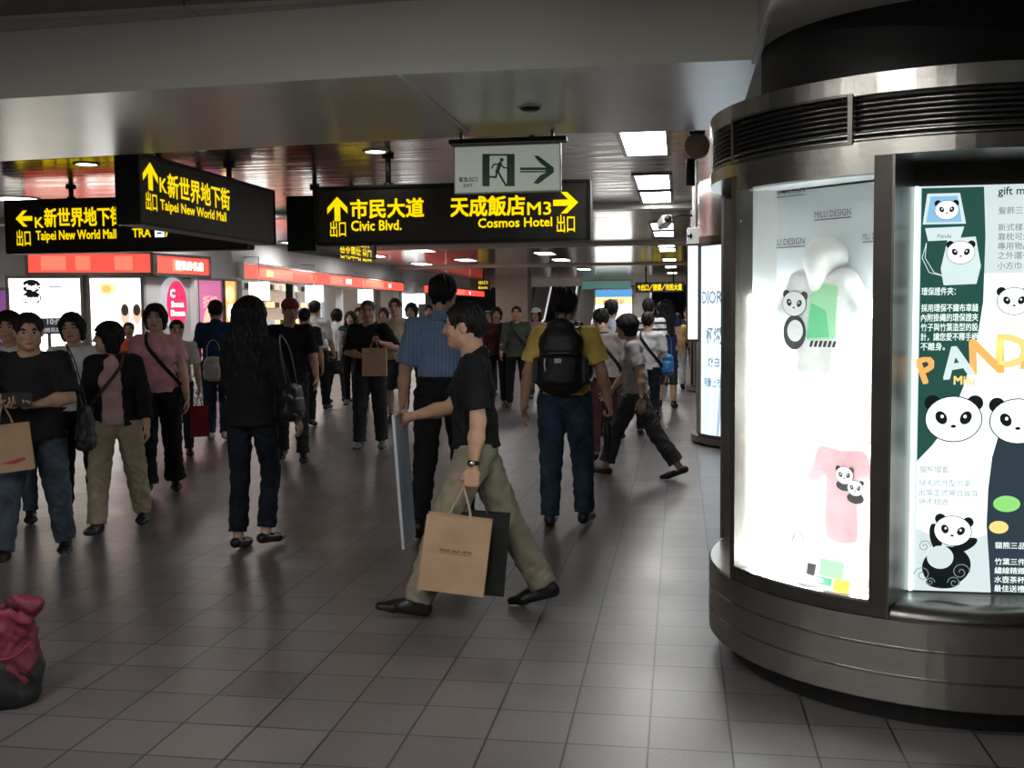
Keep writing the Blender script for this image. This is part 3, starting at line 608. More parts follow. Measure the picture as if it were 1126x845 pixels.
def column(cy, label, main=True):
    c = (CX, cy, 0); t = thing('display_column', label, 'display column', (0, 0, 0))
    zb0, zb1, zr0, zr1 = (.10, .425, 2.15, 2.45) if main else (.03, .10, 2.33, 2.40)
    m = MB(); m.lathe(c, [(0, .001), (.93, .001), (.93, zb0), (0, zb0)], 'black_paint', 72, smooth=False); m.build('plinth', t)
    m = MB(); prof = [(0, zb0)]
    if main:
        for k in range(3):
            z0 = zb0+k*(zb1-zb0)/3; z1 = zb0+(k+1)*(zb1-zb0)/3; prof += [(1.022, z0), (1.03, z0+.006), (1.03, z1-.006), (1.022, z1)]
    else: prof += [(1.03, zb0), (1.03, zb1)]
    prof += [(.3, zb1)]
    m.lathe(c, prof, 'steel' if main else 'steel_dark', 96, smooth=False); m.build('base_ring', t)
    m = MB()
    if main: prof = [(.3, zr0), (1.03, zr0), (1.03, 2.205), (.985, 2.205), (.985, 2.375), (1.03, 2.375), (1.03, zr1), (.3, zr1)]
    else: prof = [(.3, zr0), (1.04, zr0), (1.04, zr1), (.3, zr1)]
    m.lathe(c, prof, 'steel' if main else 'steel_dark', 96, smooth=False); m.build('top_ring', t)
    m = MB(); m.lathe(c, [(.80, zr1-.01), (.80, 2.752)] if main else [(.97, zr1), (.97, 3.1)], 'black_paint' if main else 'steel_bright', 72); m.build('neck', t)  # near neck is black for the shade between ring and beam
    if main:
        m = MB()
        for k in range(8): z = 2.215+k*.020; m.lathe(c, [(.985, z), (1.018, z+.003), (1.018, z+.008), (.985, z+.012)], 'grille_black', 96)
        for z in (2.212, 2.232): m.lathe(c, [(1.0, z), (1.024, z), (1.024, z+.005), (1.0, z+.005)], 'steel', 96, smooth=False)
        m.build('grille', t)
        m = MB()                                                    # framed hatch in the grille
        for a0, a1 in ((-67.2, -66.2), (-32.2, -31.2)): m.arc_block(c, 1.0, 1.036, 2.197, 2.385, a0, a1, 'steel_dark', 2)
        for z in (2.197, 2.375): m.arc_block(c, 1.0, 1.036, z, z+.010, -67.2, -31.2, 'steel_dark', 20)
        m.build('grille_hatch', t)
    # windows centred on the diagonals, recessed posters on the axes
    for k in range(4):
        a = -45+90*k; z0, z1 = (.425, 2.15) if main else (.10, 2.33)
        m = MB(); fr = 'bronze_frame'
        m.arc_block(c, .95, 1.03, z0, z1, a-22.5, a-21+1.2*0+.8, fr, 3) if main else m.arc_block(c, .99, 1.03, z0, z1, a-22.5, a-21.5, fr, 2)
        if main:
            m.arc_block(c, .95, 1.03, z0, z1, a+18.4, a+22.5, fr, 5); m.arc_block(c, .97, 1.028, z0, z0+.052, a-20.2, a+18.4, fr, 20); m.arc_block(c, .97, 1.028, z1-.062, z1, a-20.2, a+18.4, 'steel', 20)
            m.arc_block(c, 1.028, 1.034, z0+.052, z0+.062, a-20.2, a+18.4, 'steel', 20); m.arc_block(c, 1.03, 1.042, z0, z1, a+22.2, a+22.7, 'steel_dark', 1)
        else:
            m.arc_block(c, .99, 1.03, z0, z1, a+21.5, a+22.5, fr, 2); m.arc_block(c, .99, 1.03, z0, z0+.04, a-21.5, a+21.5, fr, 16); m.arc_block(c, .99, 1.03, z1-.04, z1, a-21.5, a+21.5, fr, 16)
        f_ = m.build('window_frame', t)
        if main:
            m = MB(); m.lathe(c, [(1.020, z0+.05), (1.020, z1-.06)], 'clear_glass', 24, a-20.2, a+18.4); m.build('glass', f_)
    return t, c
colA, cA = column(5.03, 'large round steel display column with a white lit window and panda poster')
# bodies of the near column between the openings: cheek walls, recess backs, display box
zb, zt = .425, 2.15
m = MB()
for k in range(4):
    a = 90*k; e = math.radians(a); u = V3(math.cos(e), math.sin(e), 0); n = V3(math.sin(e), -math.cos(e), 0); o = V3(*cA)+n*.655
    hw = 1.03*math.sin(math.radians(22.5)); d_ = 1.03*math.cos(math.radians(22.5))
    for q in (-1, 1):
        p0 = o+u*q*.262; p1 = V3(*cA)+n*(d_-.01)+u*q*hw
        pts = [(p0[0], p0[1]), (p1[0], p1[1]), tuple((p1+u*q*.006)[:2]), tuple((p0+u*q*.006)[:2])]
        m.prism(pts, zb, zt, 'bronze_frame')
    m.slab((o, u, V3(0, 0, 1)), [(-.27, zb), (.27, zb), (.27, zt), (-.27, zt)], -.03, -.004, 'bronze_frame')
m.build('cheek_walls', colA)
m = MB(); m.lathe(cA, [(.62, zb), (.62, zb+.03), (1.022, zb+.03), (1.022, zb)], 'steel_dark', 8, -22.3, 22.3); m.build('ledge', colA)
for k, main_ in ((0, 1), (3, 1)):
    e = math.radians(90*k); u = V3(math.cos(e), math.sin(e), 0); n = V3(math.sin(e), -math.cos(e), 0); o = V3(*cA)+n*.658-u*.25
    m = MB(); m.slab((o, u, V3(0, 0, 1)), [(0, .46), (.50, .46), (.50, 2.06), (0, 2.06)], -.004, .0, 'p_white'); poster_art(m, (o+n*.0005, u, V3(0, 0, 1)), .5, .46, 2.06)
    for x in (-.006, .506): m.box(o+u*x+V3(0, 0, 1.26)+n*.004, (.012, .012, 1.60), 'tube_soft', u=u, v=n)
    m.build('poster', colA)
# ---------------------------------------------------------------- what stands inside the near column's lit window
e = math.radians(-45); uW = V3(math.cos(e), math.sin(e), 0); nW = V3(math.sin(e), -math.cos(e), 0); cc = V3(*cA); Zv = V3(0, 0, 1)
FW = (cc+nW*.74, uW, Zv)
m = MB()
m.slab(FW, [(-.288, zb), (.288, zb), (.288, zt), (-.288, zt)], -.02, 0, 'display_white')
for q in (-1, 1):
    a0 = cc+nW*.74+uW*q*.286; a1 = sect(cA, .965, -45+q*20.8); a1 = V3(a1[0], a1[1], 0); w_ = nrm(np.cross(a1-a0, Zv))*.008
    m.prism([tuple(x[:2]) for x in (a0-w_, a1-w_, a1+w_, a0+w_)], zb, zt, 'display_white')
m.lathe(cA, [(.74, zb+.001), (.97, zb+.001), (.97, zb+.05), (.74, zb+.05), (.74, zb+.001)], 'display_white', 16, -65.5, -26, smooth=False)
m.lathe(cA, [(.74, zt-.06), (.97, zt-.06), (.97, zt-.02), (.74, zt-.02), (.74, zt-.06)], 'display_white', 16, -65.5, -26, smooth=False)
m.build('window_lining', colA)
m = MB()
for an, r in ((-64.2, .945), (-27.5, .93)):
    p = sect(cA, r, an); m.tube([(p[0], p[1], zb+.06), (p[0], p[1], zt-.5)], .013, 'tube_white', 10)
m.tube([tuple(sect(cA, .93, a)+V3(0, 0, zb+.075)) for a in np.linspace(-62, -29, 12)], .013, 'tube_white', 10)
m.build('tube_lamp', colA)
def onF(F, px, py): return on(F, px, py)
def tpx(m, F, s, x0, x1, yb, yt, mat, h, bold=.02, cjk=None, rot=0):
    a0, b0 = on(F, x0, yb); a1, _ = on(F, x1, yb); _, bt = on(F, x0, yt)
    c = cjk if cjk is not None else any(ord(k) > 255 for k in s)
    size = (bt-b0)/(.93 if c else .70); m.text(F, s, a0, b0+(.085*size if c else 0), size, mat, h, 'l', bold, width=a1-a0)
FG = (cc+nW*.775, uW, Zv)
m = MB(); a0, b0 = on(FG, 842, 428); a1, b1 = on(FG, 960, 205)
m.slab(FG, [(a0, b0-.1), (.285, b0-.1), (.285, 2.08), (a0, 2.08)], 0, .006, 'display_grey')
for x0, x1, yb in ((846, 886, 216), (897, 937, 240), (846, 886, 271), (950, 975, 264)):
    tpx(m, FG, 'MILU DESIGN', x0, x1, yb, yb-7, 'ink_grey', .008, .0); a_, b_ = on(FG, x0, yb+3); a2, _ = on(FG, x1, yb+3); m.slab(FG, [(a_, b_), (a2, b_), (a2, b_+.004), (a_, b_+.004)], .006, .008, 'ink_grey')
o = m.build('back_board'); tag(o, 'grey board with repeated design lettering behind the white mannequin', 'board')
def tshirt(name, label, F, a, b, W_, H_, mat, dep=.07, res=.006):
    """short-sleeved shirt on a form: flat-fronted body, two sleeves, neck"""
    o, u, v = F; n = np.cross(u, v); Q = lambda x, y, z=0: o+u*(a+x)+v*(b+y)+n*z
    t = thing(name, label, 'shirt')
    p = [Bone(Q(0, -H_*.42), Q(0, H_*.22), (W_*.42, dep), (W_*.38, dep), u, .02), Bone(Q(-W_*.28, H_*.34), Q(W_*.28, H_*.34), (dep*.9, H_*.12), (dep*.9, H_*.12), n, .05)]
    for q in (-1, 1): p.append(Bone(Q(q*W_*.30, H_*.33), Q(q*W_*.56, H_*.10), (H_*.12, dep*.75), (H_*.11, dep*.7), v, .03))
    p += [Half(Q(0, -H_*.5), -v), Half(Q(0, 0, dep*.8), n), Half(Q(0, 0, -dep*.6), -n), Ell(Q(0, H_*.50, .03), (W_*.13,)*3, None, .01, '-')]
    vv, ff = sdf_mesh(p, res, None); obj_np('shirt_body', vv, ff, [M(mat)], t); return t, dep*.8
FM = (cc+nW*.855, uW, Zv)
ax_, bx_ = on(FM, 905, 352)
tsh, hd = tshirt('display_shirt', 'white T-shirt with panda and green print on the mannequin', FM, ax_, bx_, .34, .44, 'cloth_tee')
m = MB(); h = hd+.001; s_ = abs(on(FM, 920, 350)[0]-on(FM, 900, 350)[0])/20
gx, gz = on(FM, 912, 347)
m.slab(FM, [(gx-15*s_, gz-.10), (gx+17*s_, gz-.09), (gx+18*s_, gz+.115), (gx+2*s_, gz+.13), (gx-12*s_, gz+.08)], h, h+.0006, 'ink_lightgreen'); m.slab(FM, [(gx-15*s_, gz-.09), (gx+10*s_, gz-.085), (gx+6*s_, gz+.02), (gx-10*s_, gz+.05)], h+.0006, h+.0012, 'ink_green')
px_, pz_ = on(FM, 884, 334); panda_face(m, FM, px_, pz_, 13*s_, h+.003, 'i', -.1)
m.slab(FM, ell_pts(px_, pz_-24*s_*1.1, 13*s_, 16*s_), h+.0016, h+.0022, 'ink_black'); m.slab(FM, ell_pts(px_+1*s_, pz_-25*s_, 9*s_, 10*s_), h+.0022, h+.0028, 'ink_white')
for k in range(6): m.slab(FM, [(gx+(-12+k*5)*s_, gz-.125), (gx+(-9+k*5)*s_, gz-.125), (gx+(-7+k*5)*s_, gz-.10), (gx+(-10+k*5)*s_, gz-.10)], h, h+.0008, 'ink_black')
m.build('print', tsh)
t = thing('mannequin', 'white headed mannequin wearing the panda T-shirt', 'mannequin')
hx, hz = on(FM, 908, 283); Q = lambda x, y, z=0: FM[0]+uW*x+Zv*y+nW*z
FMr = np.stack([uW, nW, Zv])
vv, ff = sdf_mesh([Ell(Q(hx, hz), (.082, .095, .085), FMr, .02), Ell(Q(hx, hz-.05, .03), (.055, .06, .07), FMr, .03), Bone(Q(hx, hz-.06), Q(ax_, bx_+.14), .05, .06, None, .03), Bone(Q(ax_, bx_+.1), Q(ax_, bx_-.2), (.10, .04), (.09, .04), uW, .03)], .007)
obj_np('mannequin_body', vv, ff, [M('display_white')], t)
m = MB(); m.tube([tuple(Q(ax_, bx_-.20)), tuple(Q(ax_, zb+.065))], .016, 'display_white'); m.lathe(tuple(Q(ax_, zb+.052)), [(0, 0), (.11, 0), (.11, .012), (0, .016)], 'display_white', 24); m.build('stand', t)
FP = (cc+nW*.86, uW, Zv)
ax2, bx2 = on(FP, 932, 540)
ts2, hd = tshirt('display_shirt', 'pink T-shirt with two small pandas low in the window', FP, ax2, bx2, .30, .42, 'cloth_teepink', .05)
m = MB(); h = hd+.001
for px, py, r in ((936, 522, 9), (948, 536, 8)):
    a_, b_ = on(FP, px, py); m.slab(FP, ell_pts(a_, b_-9*s_, 9*s_, 5*s_), h, h+.0006, 'ink_black'); panda_face(m, FP, a_, b_, r*s_, h+.001, 'i')
m.build('print', ts2)
m = MB(); m.tube([tuple(FP[0]+uW*ax2+Zv*(bx2-.19)), tuple(FP[0]+uW*ax2+Zv*(zb+.06))], .012, 'display_white'); m.lathe(tuple(FP[0]+uW*ax2+Zv*(zb+.052)), [(0, 0), (.08, 0), (.08, .010), (0, .012)], 'display_white', 20); m.build('stand', ts2)
def card(label, F, px, py, px2, py2, mats, tilt=.25):
    a_, b_ = on(F, px, py2); a2, b2 = on(F, px2, py); w_ = a2-a_; hh = max(.06, b2-b_); z_ = zb+.052
    n_ = np.cross(F[1], F[2]); v_ = nrm(Zv*math.cos(tilt)-n_*math.sin(tilt)); F2 = (F[0]+Zv*z_+n_*.012, F[1], v_)
    m = MB(); m.slab(F2, [(a_, 0), (a2, 0), (a2, hh), (a_, hh)], -.008, 0, mats[0]); k = 0
    for (x0, x1, y0, y1), mt in mats[1]: m.slab(F2, [(a_+w_*x0, hh*y0), (a_+w_*x1, hh*y0), (a_+w_*x1, hh*y1), (a_+w_*x0, hh*y1)], k, k+.0006, mt); k += .0006
    o = m.build('price_card'); tag(o, label, 'card'); return o
FC1 = (cc+nW*.93, uW, Zv)
card('green and yellow picture card on the window floor', FC1, 886, 632, 936, 652, ('ink_white', [((.3, .8, .4, .95), 'ink_lightgreen'), ((.65, .98, .0, .4), 'ink_yellow'), ((.02, .2, .2, .7), 'ink_black'), ((.25, .6, .1, .35), 'ink_green')]))
FB1 = (cc+nW*.83, uW, Zv); a_, b_ = on(FB1, 878, 572)
t = thing('display_pouch', 'small pale grey pouch lying beside the pink T-shirt', 'pouch')
m = MB(); m.box(FB1[0]+uW*a_+Zv*(zb+.12), (.09, .05, .13), 'display_grey', u=uW, v=nW, bevel=.012); m.build('pouch_body', t)
m = MB(); q_ = FB1[0]+uW*a_+Zv*(zb+.185); m.tube([tuple(q_+uW*.03*math.cos(g)+Zv*.04*math.sin(g)) for g in np.linspace(0, math.pi, 9)], .004, 'ink_grey', 6); m.build('handle', t)
g = sect(cA, .90, -74.); m = MB(); m.tube([(g[0], g[1], zb+.031+.065), (g[0]-.012, g[1]-.02, zb+.031+.065)], .065, "q_ice", 28); o = m.build("pale_disc"); tag(o, "pale round disc standing on the near column ledge at its left side", "lamp")  # unidentified pale round shape, put in as a glowing disc
# ---------------------------------------------------------------- second and third columns
colB, cB = column(12.82, 'second display column with a tall icy blue curved poster', False)
m = MB(); m.lathe(cB, [(.97, .10), (.97, 2.33)], 'steel_dark', 72); m.build('core', colB)
m = MB(); m.lathe(cB, [(.845, 2.40), (.845, 3.02)], 'q_ice', 60); m.build('upper_light_band', colB)
def arc_poster(c, r, a, z0, z1, parent):
    m = MB(); m.lathe(c, [(r, z0), (r, z1)], 'q_pale', 32, a-21.2, a+21.2)
    for d0, d1, w0, w1 in ((-18, -9, 4, 1.5), (-13, -14, 2.5, 4), (-4, 8, 3, 2), (4, 16, 5, 3), (-8, 2, 2, 3), (12, 4, 2, 4)):
        for k in range(10):
            za, zc = z0+(z1-z0)*k/10, z0+(z1-z0)*(k+1)/10; f0, f1 = k/10, (k+1)/10
            A0, A1 = a+d0+(d1-d0)*f0, a+d0+(d1-d0)*f1; W0, W1 = w0+(w1-w0)*f0, w0+(w1-w0)*f1
            m.add([tuple(sect(c, r+.0012, x)+V3(0, 0, z)) for x, z in ((A0, za), (A0+W0, za), (A1+W1, zc), (A1, zc))], [(0, 1, 2, 3)], 'q_ice' if d0 < -5 else 'q_shade')
    def arctext(s, a0, a1, z, size, bold=.02):
        V, F = text_mesh(s, bold); x0, x1 = V[:, 0].min(), V[:, 0].max()
        m.add([tuple(sect(c, r+.003, a+a0+(p-x0)/(x1-x0)*(a1-a0))+V3(0, 0, z+q*size)) for p, q in V], F, 'q_ink')
    arctext('DIOR', -19.5, 1.6, 1.64, .20); arctext('極緻', -14.5, 1.8, 1.20, .20); arctext('煥白', -12, -1, .93, .12); arctext('限量上市', -17, 1, .70, .11)
    m.build('curved_poster', parent)
for k in range(4): arc_poster(cB, 1.005, -45+90*k, .14, 2.29, colB)
colC, cC = column(20.6, 'third display column at the end of the row', False)
m = MB(); m.lathe(cC, [(.97, .10), (.97, 2.33)], 'steel_dark', 60); m.build('core', colC)
# post that hangs between the columns: collar, camera arm, lit box
a = aty(755.5, 320, 10.6)[0]; b = aty(768, 320, 10.6)[0]; px_ = (a+b)/2
t = thing('hanging_post', 'white hanging post with a camera arm and narrow white lit box', 'post')
zt_ = aty(760, 270, 10.6)[2]; zb_ = aty(760, 374, 10.6)[2]; zc_ = aty(760, 251, 10.6)[2]
m = MB(); m.tube([(px_+.02, 10.6, zt_), (px_+.02, 10.6, 3.1)], .027, 'white_plastic', 14); m.lathe((px_+.02, 10.6, 3.08), [(0, 0), (.07, 0), (.07, .02), (0, .02)], 'white_plastic', 20); m.build('pole', t)
m = MB(); m.box((px_, 10.6, (zt_+zc_)/2), (b-a+.01, .13, zc_-zt_), 'white_plastic', bevel=.008); m.tube([(px_-.03, 10.53, (zt_+zc_)/2+.01), (px_-.03, 10.525, (zt_+zc_)/2+.01)], .022, 'steel_dark', 14); m.build('collar', t)
m = MB(); m.box((px_, 10.6, (zt_+zb_)/2), (b-a, .18, zt_-zb_), 'q_pale', bevel=.004); m.build('lit_box', t)
m = MB(); [m.box((px_, 10.6, z), (b-a+.016, .196, .02), 'steel_dark') for z in (zt_, zb_)]; [m.box((px_+q*(b-a)/2, 10.51, (zt_+zb_)/2), (.016, .02, zt_-zb_), 'steel_dark') for q in (-1, 1)]; m.build('frame', t)
zk = aty(745, 240, 10.6)[2]
m = MB(); m.tube([(px_, 10.6, zk+.02), (px_-.12, 10.55, zk+.03), (px_-.22, 10.48, zk+.0)], .012, 'black_paint', 8); m.build('camera_arm', t)
m = MB(); q0 = V3(px_-.27, 10.42, zk-.05); m.box(q0, (.10, .20, .085), 'white_plastic', u=(.93, .3, .1), v=(-.3, .93, -.25), bevel=.012); m.tube([q0+V3(.03, -.10, .02), q0+V3(.035, -.125, .025)], .033, 'black_paint', 14); m.build('camera', t)
dY = 7.75; dc = aty(766.5, 161, dY)
t = thing('disc_beacon', 'round brown disc on a bracket behind the beam edge', 'beacon')
m = MB(); m.tube([tuple(dc+V3(0, -.035, 0)), tuple(dc+V3(0, .035, 0))], .088, 'disc_brown', 36); m.build('disc', t)
m = MB(); m.tube([tuple(dc+V3(0, 0, .085)), (dc[0], dc[1], 3.1)], .02, 'black_paint', 10); m.box(tuple(dc+V3(0, 0, .092)), (.11, .08, .02), 'black_paint'); m.build('bracket', t)
m = MB(); m.tube([tuple(dc+V3(-.045, .05, -.08)), tuple(dc+V3(-.045, .05, -.27))], .032, 'sign_case', 16); m.tube([tuple(dc+V3(.0, .05, -.07)), tuple(dc+V3(-.045, .05, -.09))], .014, 'sign_case', 8); m.build('siren', t)
# ---------------------------------------------------------------- hanging direction signs
ARW = [(0, .5), (.45, .05), (.45, -.20), (.13, .12), (.13, -.5), (-.13, -.5), (-.13, .12), (-.45, -.20), (-.45, .05)]
def arrow(m_, F, cx, cz, w_, hgt, dirn, mat, h):
    m = MB(); R = {'up': lambda x, y: (x*w_, y*hgt), 'left': lambda x, y: (-y*w_, x*hgt), 'right': lambda x, y: (y*w_, -x*hgt)}[dirn]
    P = [tuple(np.array(R(x, y))+(cx, cz)) for x, y in ARW]
    L_, Rr = [P[0], P[6+0], P[6], P[7], P[8]], None
    for idx in ((0, 1, 2, 3), (0, 6, 7, 8), (0, 3, 4, 5, 6)): m.slab(F, [P[i] for i in idx], h-.001, h, mat)
    m.build('arrow', t)
def bx(F, *px): a0, b0 = on(F, px[0], px[3]); a1, b1 = on(F, px[2], px[1]); return a0, b0, a1, b1
def sign_box(t, F, x0, x1, z0, z1, dep, poles, ztop=3.1, rim=.03):
    m = MB(); rect(F, x0, x1, z0, z1, -dep, 0, 'sign_case', m); m.build('case', t)
    m = MB()
    for a_ in ((x0-.004, x1+.004, z1-.012, z1+.012), (x0-.004, x1+.004, z0-.012, z0+.012)): rect(F, *a_, -dep-.006, .012, 'black_paint', m)
    for a_ in ((x0-.012, x0+.012, z0, z1), (x1-.012, x1+.012, z0, z1)): rect(F, *a_, -dep-.006, .012, 'black_paint', m)
    m.build('rim', t)
    n_ = np.cross(F[1], F[2])
    for x in poles:
        p = F[0]+F[1]*x-n_*dep/2
        m = MB(); m.tube([(p[0], p[1], z1), (p[0], p[1], ztop)], .028, 'black_paint', 12); m.lathe((p[0], p[1], ztop-.03), [(0, 0), (.06, 0), (.06, .03), (0, .03)], 'black_paint', 16); m.lathe((p[0], p[1], z1), [(0, 0), (.05, 0), (.05, .04), (0, .04)], 'black_paint', 16); m.build('pole', t)
hL = .004
t = thing('hanging_sign', 'wide black sign for Civic Blvd. and Cosmos Hotel under the exit sign', 'sign')
F = (V3(0, 10, 0), V3(1, 0, 0), Zv); x0, _ = on(F, 348.5, 240); x1, _ = on(F, 648, 235); z1 = on(F, 348, 207)[1]; z0 = on(F, 348, 269)[1]
sign_box(t, F, x0, x1, z0, z1, .2, (on(F, 424, 200)[0], x1-.55)); m = MB(); Y_ = 'sign_yellow'
c = on(F, 371, 230); w_ = on(F, 382, 230)[0]-on(F, 360, 230)[0]; arrow(m, F, c[0], c[1], w_*1.12, .235, 'up', Y_, hL)
tpx(m, F, '出口', 363.5, 380.5, 261, 243, Y_, hL, .01); tpx(m, F, '市民大道', 386, 466, 240.5, 220, Y_, hL, .028); tpx(m, F, 'Civic Blvd.', 386.5, 441.5, 254, 243, Y_, hL, .02)
m.build('lettering', t); m = MB()
tpx(m, F, '天成飯店', 496, 577, 238.5, 217, Y_, hL, .028); tpx(m, F, 'M3', 580, 606, 236.5, 222.5, Y_, hL, .012); tpx(m, F, 'Cosmos Hotel', 526, 607, 250.5, 240.5, Y_, hL, .02)
c = on(F, 622, 223); arrow(m, F, c[0], c[1], .235, w_*1.1, 'right', Y_, hL); tpx(m, F, '出口', 612.5, 632, 256, 236.5, Y_, hL, .01)
m.build('lettering', t)
t = thing('hanging_sign', 'black sign seen at an angle, K Taipei New World Mall with upward arrow', 'sign')
XK = -4.45; F = (V3(XK, 0, 0), V3(0, 1, 0), Zv); y0, _ = on(F, 152.5, 205); y1, _ = on(F, 301.5, 235); z1 = on(F, 152.4, 168.5)[1]; z0 = on(F, 152.4, 245)[1]
sign_box(t, F, y0, y1, z0, z1, .20, (y0+.55, on(F, 262, 190)[0])); m = MB()
c = on(F, 165, 194); arrow(m, F, c[0], c[1], on(F, 174, 194)[0]-on(F, 156, 194)[0], .235, 'up', Y_, hL)
tpx(m, F, '出口', 160.5, 172.5, 231, 210, Y_, hL, .01); tpx(m, F, 'K', 175.5, 183, 211, 195, Y_, hL, .015); tpx(m, F, '新世界地下街', 184.5, 252, 217, 191, Y_, hL, .02); tpx(m, F, 'Taipei New World Mall', 176, 248, 230, 219, Y_, hL, .02)
m.build('lettering', t)
t = thing('hanging_sign', 'long black sign at the left edge with leftward arrow and TRA', 'sign')
F = (V3(0, 11.6, 0), V3(1, 0, 0), Zv); x0, _ = on(F, 7, 250); x1, _ = on(F, 271, 268); z1 = on(F, 60, 220)[1]; z0 = on(F, 60, 277.5)[1]
sign_box(t, F, x0, x1, z0, z1, .2, (on(F, 73, 212)[0], x1-.6)); m = MB()
c = on(F, 26.5, 240.5); arrow(m, F, c[0], c[1], .215, .21, 'left', Y_, hL); tpx(m, F, '出口', 19, 34, 271, 253, Y_, hL, .01)
tpx(m, F, 'K', 39, 48, 250.5, 239, Y_, hL, .015); tpx(m, F, '新世界地下街', 49.5, 136, 250, 229.5, Y_, hL, .022); tpx(m, F, 'Taipei New World Mall', 40, 128, 264, 254, Y_, hL, .02)
m.build('lettering', t); m = MB(); tpx(m, F, 'TRA', 146, 166, 261, 251.5, Y_, hL, .02); m.build('lettering', t); m = MB(); a_ = bx(F, 170.5, 249.5, 180.5, 261); m.slab(F, [(a_[0], a_[1]), (a_[2], a_[1]), (a_[2], a_[3]), (a_[0], a_[3])], 0, hL, 'p_white'); tpx(m, F, '▪', 173, 178, 259, 253, 's_dark', hL+.002, 0); m.build('pictogram', t); m = MB(); tpx(m, F, '/', 182, 186, 260, 250, Y_, hL, .03); m.build('lettering', t); m = MB(); tpx(m, F, 'HSR', 196, 214, 257, 248, Y_, hL, .02); m.build('lettering', t); m = MB()
a_ = bx(F, 220, 246.5, 228, 256); m.slab(F, [(a_[0], a_[1]), (a_[2], a_[1]), (a_[2], a_[3]), (a_[0], a_[3])], 0, hL, 'p_white'); m.build('pictogram', t); m = MB(); tpx(m, F, '轉乘', 236, 254, 262, 248, Y_, hL, .02)
m.build('lettering', t)
t = thing('hanging_sign', 'dark end-on sign box half hidden behind the Civic Blvd. sign', 'sign')
XB_ = -4.22; F = (V3(XB_, 0, 0), V3(0, 1, 0), Zv); y0, y1 = 12.0, 14.5; z1, z0 = aty(317, 217, 12)[2], aty(330, 275, 12)[2]
sign_box(t, F, y0, y1, z0, z1, .33, (y0+.5, y1-.5)); m = MB(); tpx(m, F, '台北車站 出口', 374, 408, 284, 268, Y_, hL, .02); tpx(m, F, 'Station', 377, 405, 268, 262, Y_, hL, .02); m.build('lettering', t)
# emergency exit sign
t = thing('exit_sign', 'pale emergency exit sign with green running figure and arrow', 'sign')
YE = 6.92; F = (V3(0, YE, 0), V3(1, 0, 0), Zv); a_ = bx(F, 499.5, 157, 616.5, 213.5)
m = MB(); rect(F, a_[0], a_[2], a_[1], a_[3], -.06, 0, 'white_plastic', m); rect(F, a_[0]+.008, a_[2]-.008, a_[1]+.008, a_[3]-.008, 0, .003, 'exit_face', m); m.build('case', t)
m = MB(); G_ = 'exit_green'; K = lambda px, py: on(F, px, py)
def pp(pts, h=.0042, mt=G_): m.slab(F, [K(*p) for p in pts], .003, h, mt)
# door block in green with the opening left pale
for r_ in ((530.5, 169.5, 538.5, 205), (557.5, 169.5, 566, 205), (530.5, 169.5, 566, 171.5)): pp([(r_[0], r_[1]), (r_[2], r_[1]), (r_[2], r_[3]), (r_[0], r_[3])])
def limb(pts, r):
    P = [np.array(K(*p)) for p in pts]
    for i in range(len(P)-1):
        d_ = P[i+1]-P[i]; q_ = np.array((-d_[1], d_[0]))/np.linalg.norm(d_)*r
        m.slab(F, [tuple(x) for x in (P[i]-q_, P[i+1]-q_, P[i+1]+q_, P[i]+q_)], .003, .0044, G_)
    for p in P: m.slab(F, ell_pts(p[0], p[1], r, r, n=14), .003, .0042, G_)
hx_, hz_ = K(551.8, 176); m.slab(F, ell_pts(hx_, hz_, .0125, .0125), .003, .0045, G_)
limb([(550, 180), (547.5, 187), (546.8, 189)], .0125); limb([(549.5, 180.5), (543, 181), (541, 185)], .005); limb([(551, 181), (554, 184.5), (558.5, 185)], .005)
limb([(547.5, 188), (550.5, 194), (554, 200), (556.5, 204), (559.5, 202)], .0068); limb([(546.5, 188), (545.5, 195), (537, 194.5), (533.5, 201)], .0066)
pp([(572, 184.3), (600, 184.3), (600, 187.2), (572, 187.2)]); pp([(572, 188.2), (600, 188.2), (600, 189.8), (572, 189.8)])
pp([(587, 171.5), (592, 171.5), (609, 184.3), (601, 184.3), (594.5, 180)]); pp([(609, 189.8), (592, 202.5), (586.5, 201.5), (594, 193), (601, 189.8)]); pp([(600, 184.3), (609, 184.3), (609, 187.4), (600, 187.4)]); pp([(600, 187.4), (609, 187.4), (609, 189.8), (600, 189.8)])
tpx(m, F, '緊急出口', 505, 525, 200.5, 195, G_, .0045, .02); tpx(m, F, 'EXIT', 510, 520, 206, 202.5, G_, .0045, .02)
m.build('pictogram', t)
m = MB(); xb0 = K(496, 152)[0]; xb1 = K(624, 150)[0]; m.box(((xb0+xb1)/2, YE-.03, a_[3]+.018), (xb1-xb0, .10, .028), 'grille_black')
for x in (a_[0]+.06, a_[2]-.05): m.box((x, YE-.03, (2.76+a_[3])/2), (.02, .03, 2.76-a_[3]), 'steel_dark')
m.build('hanger_bar', t)
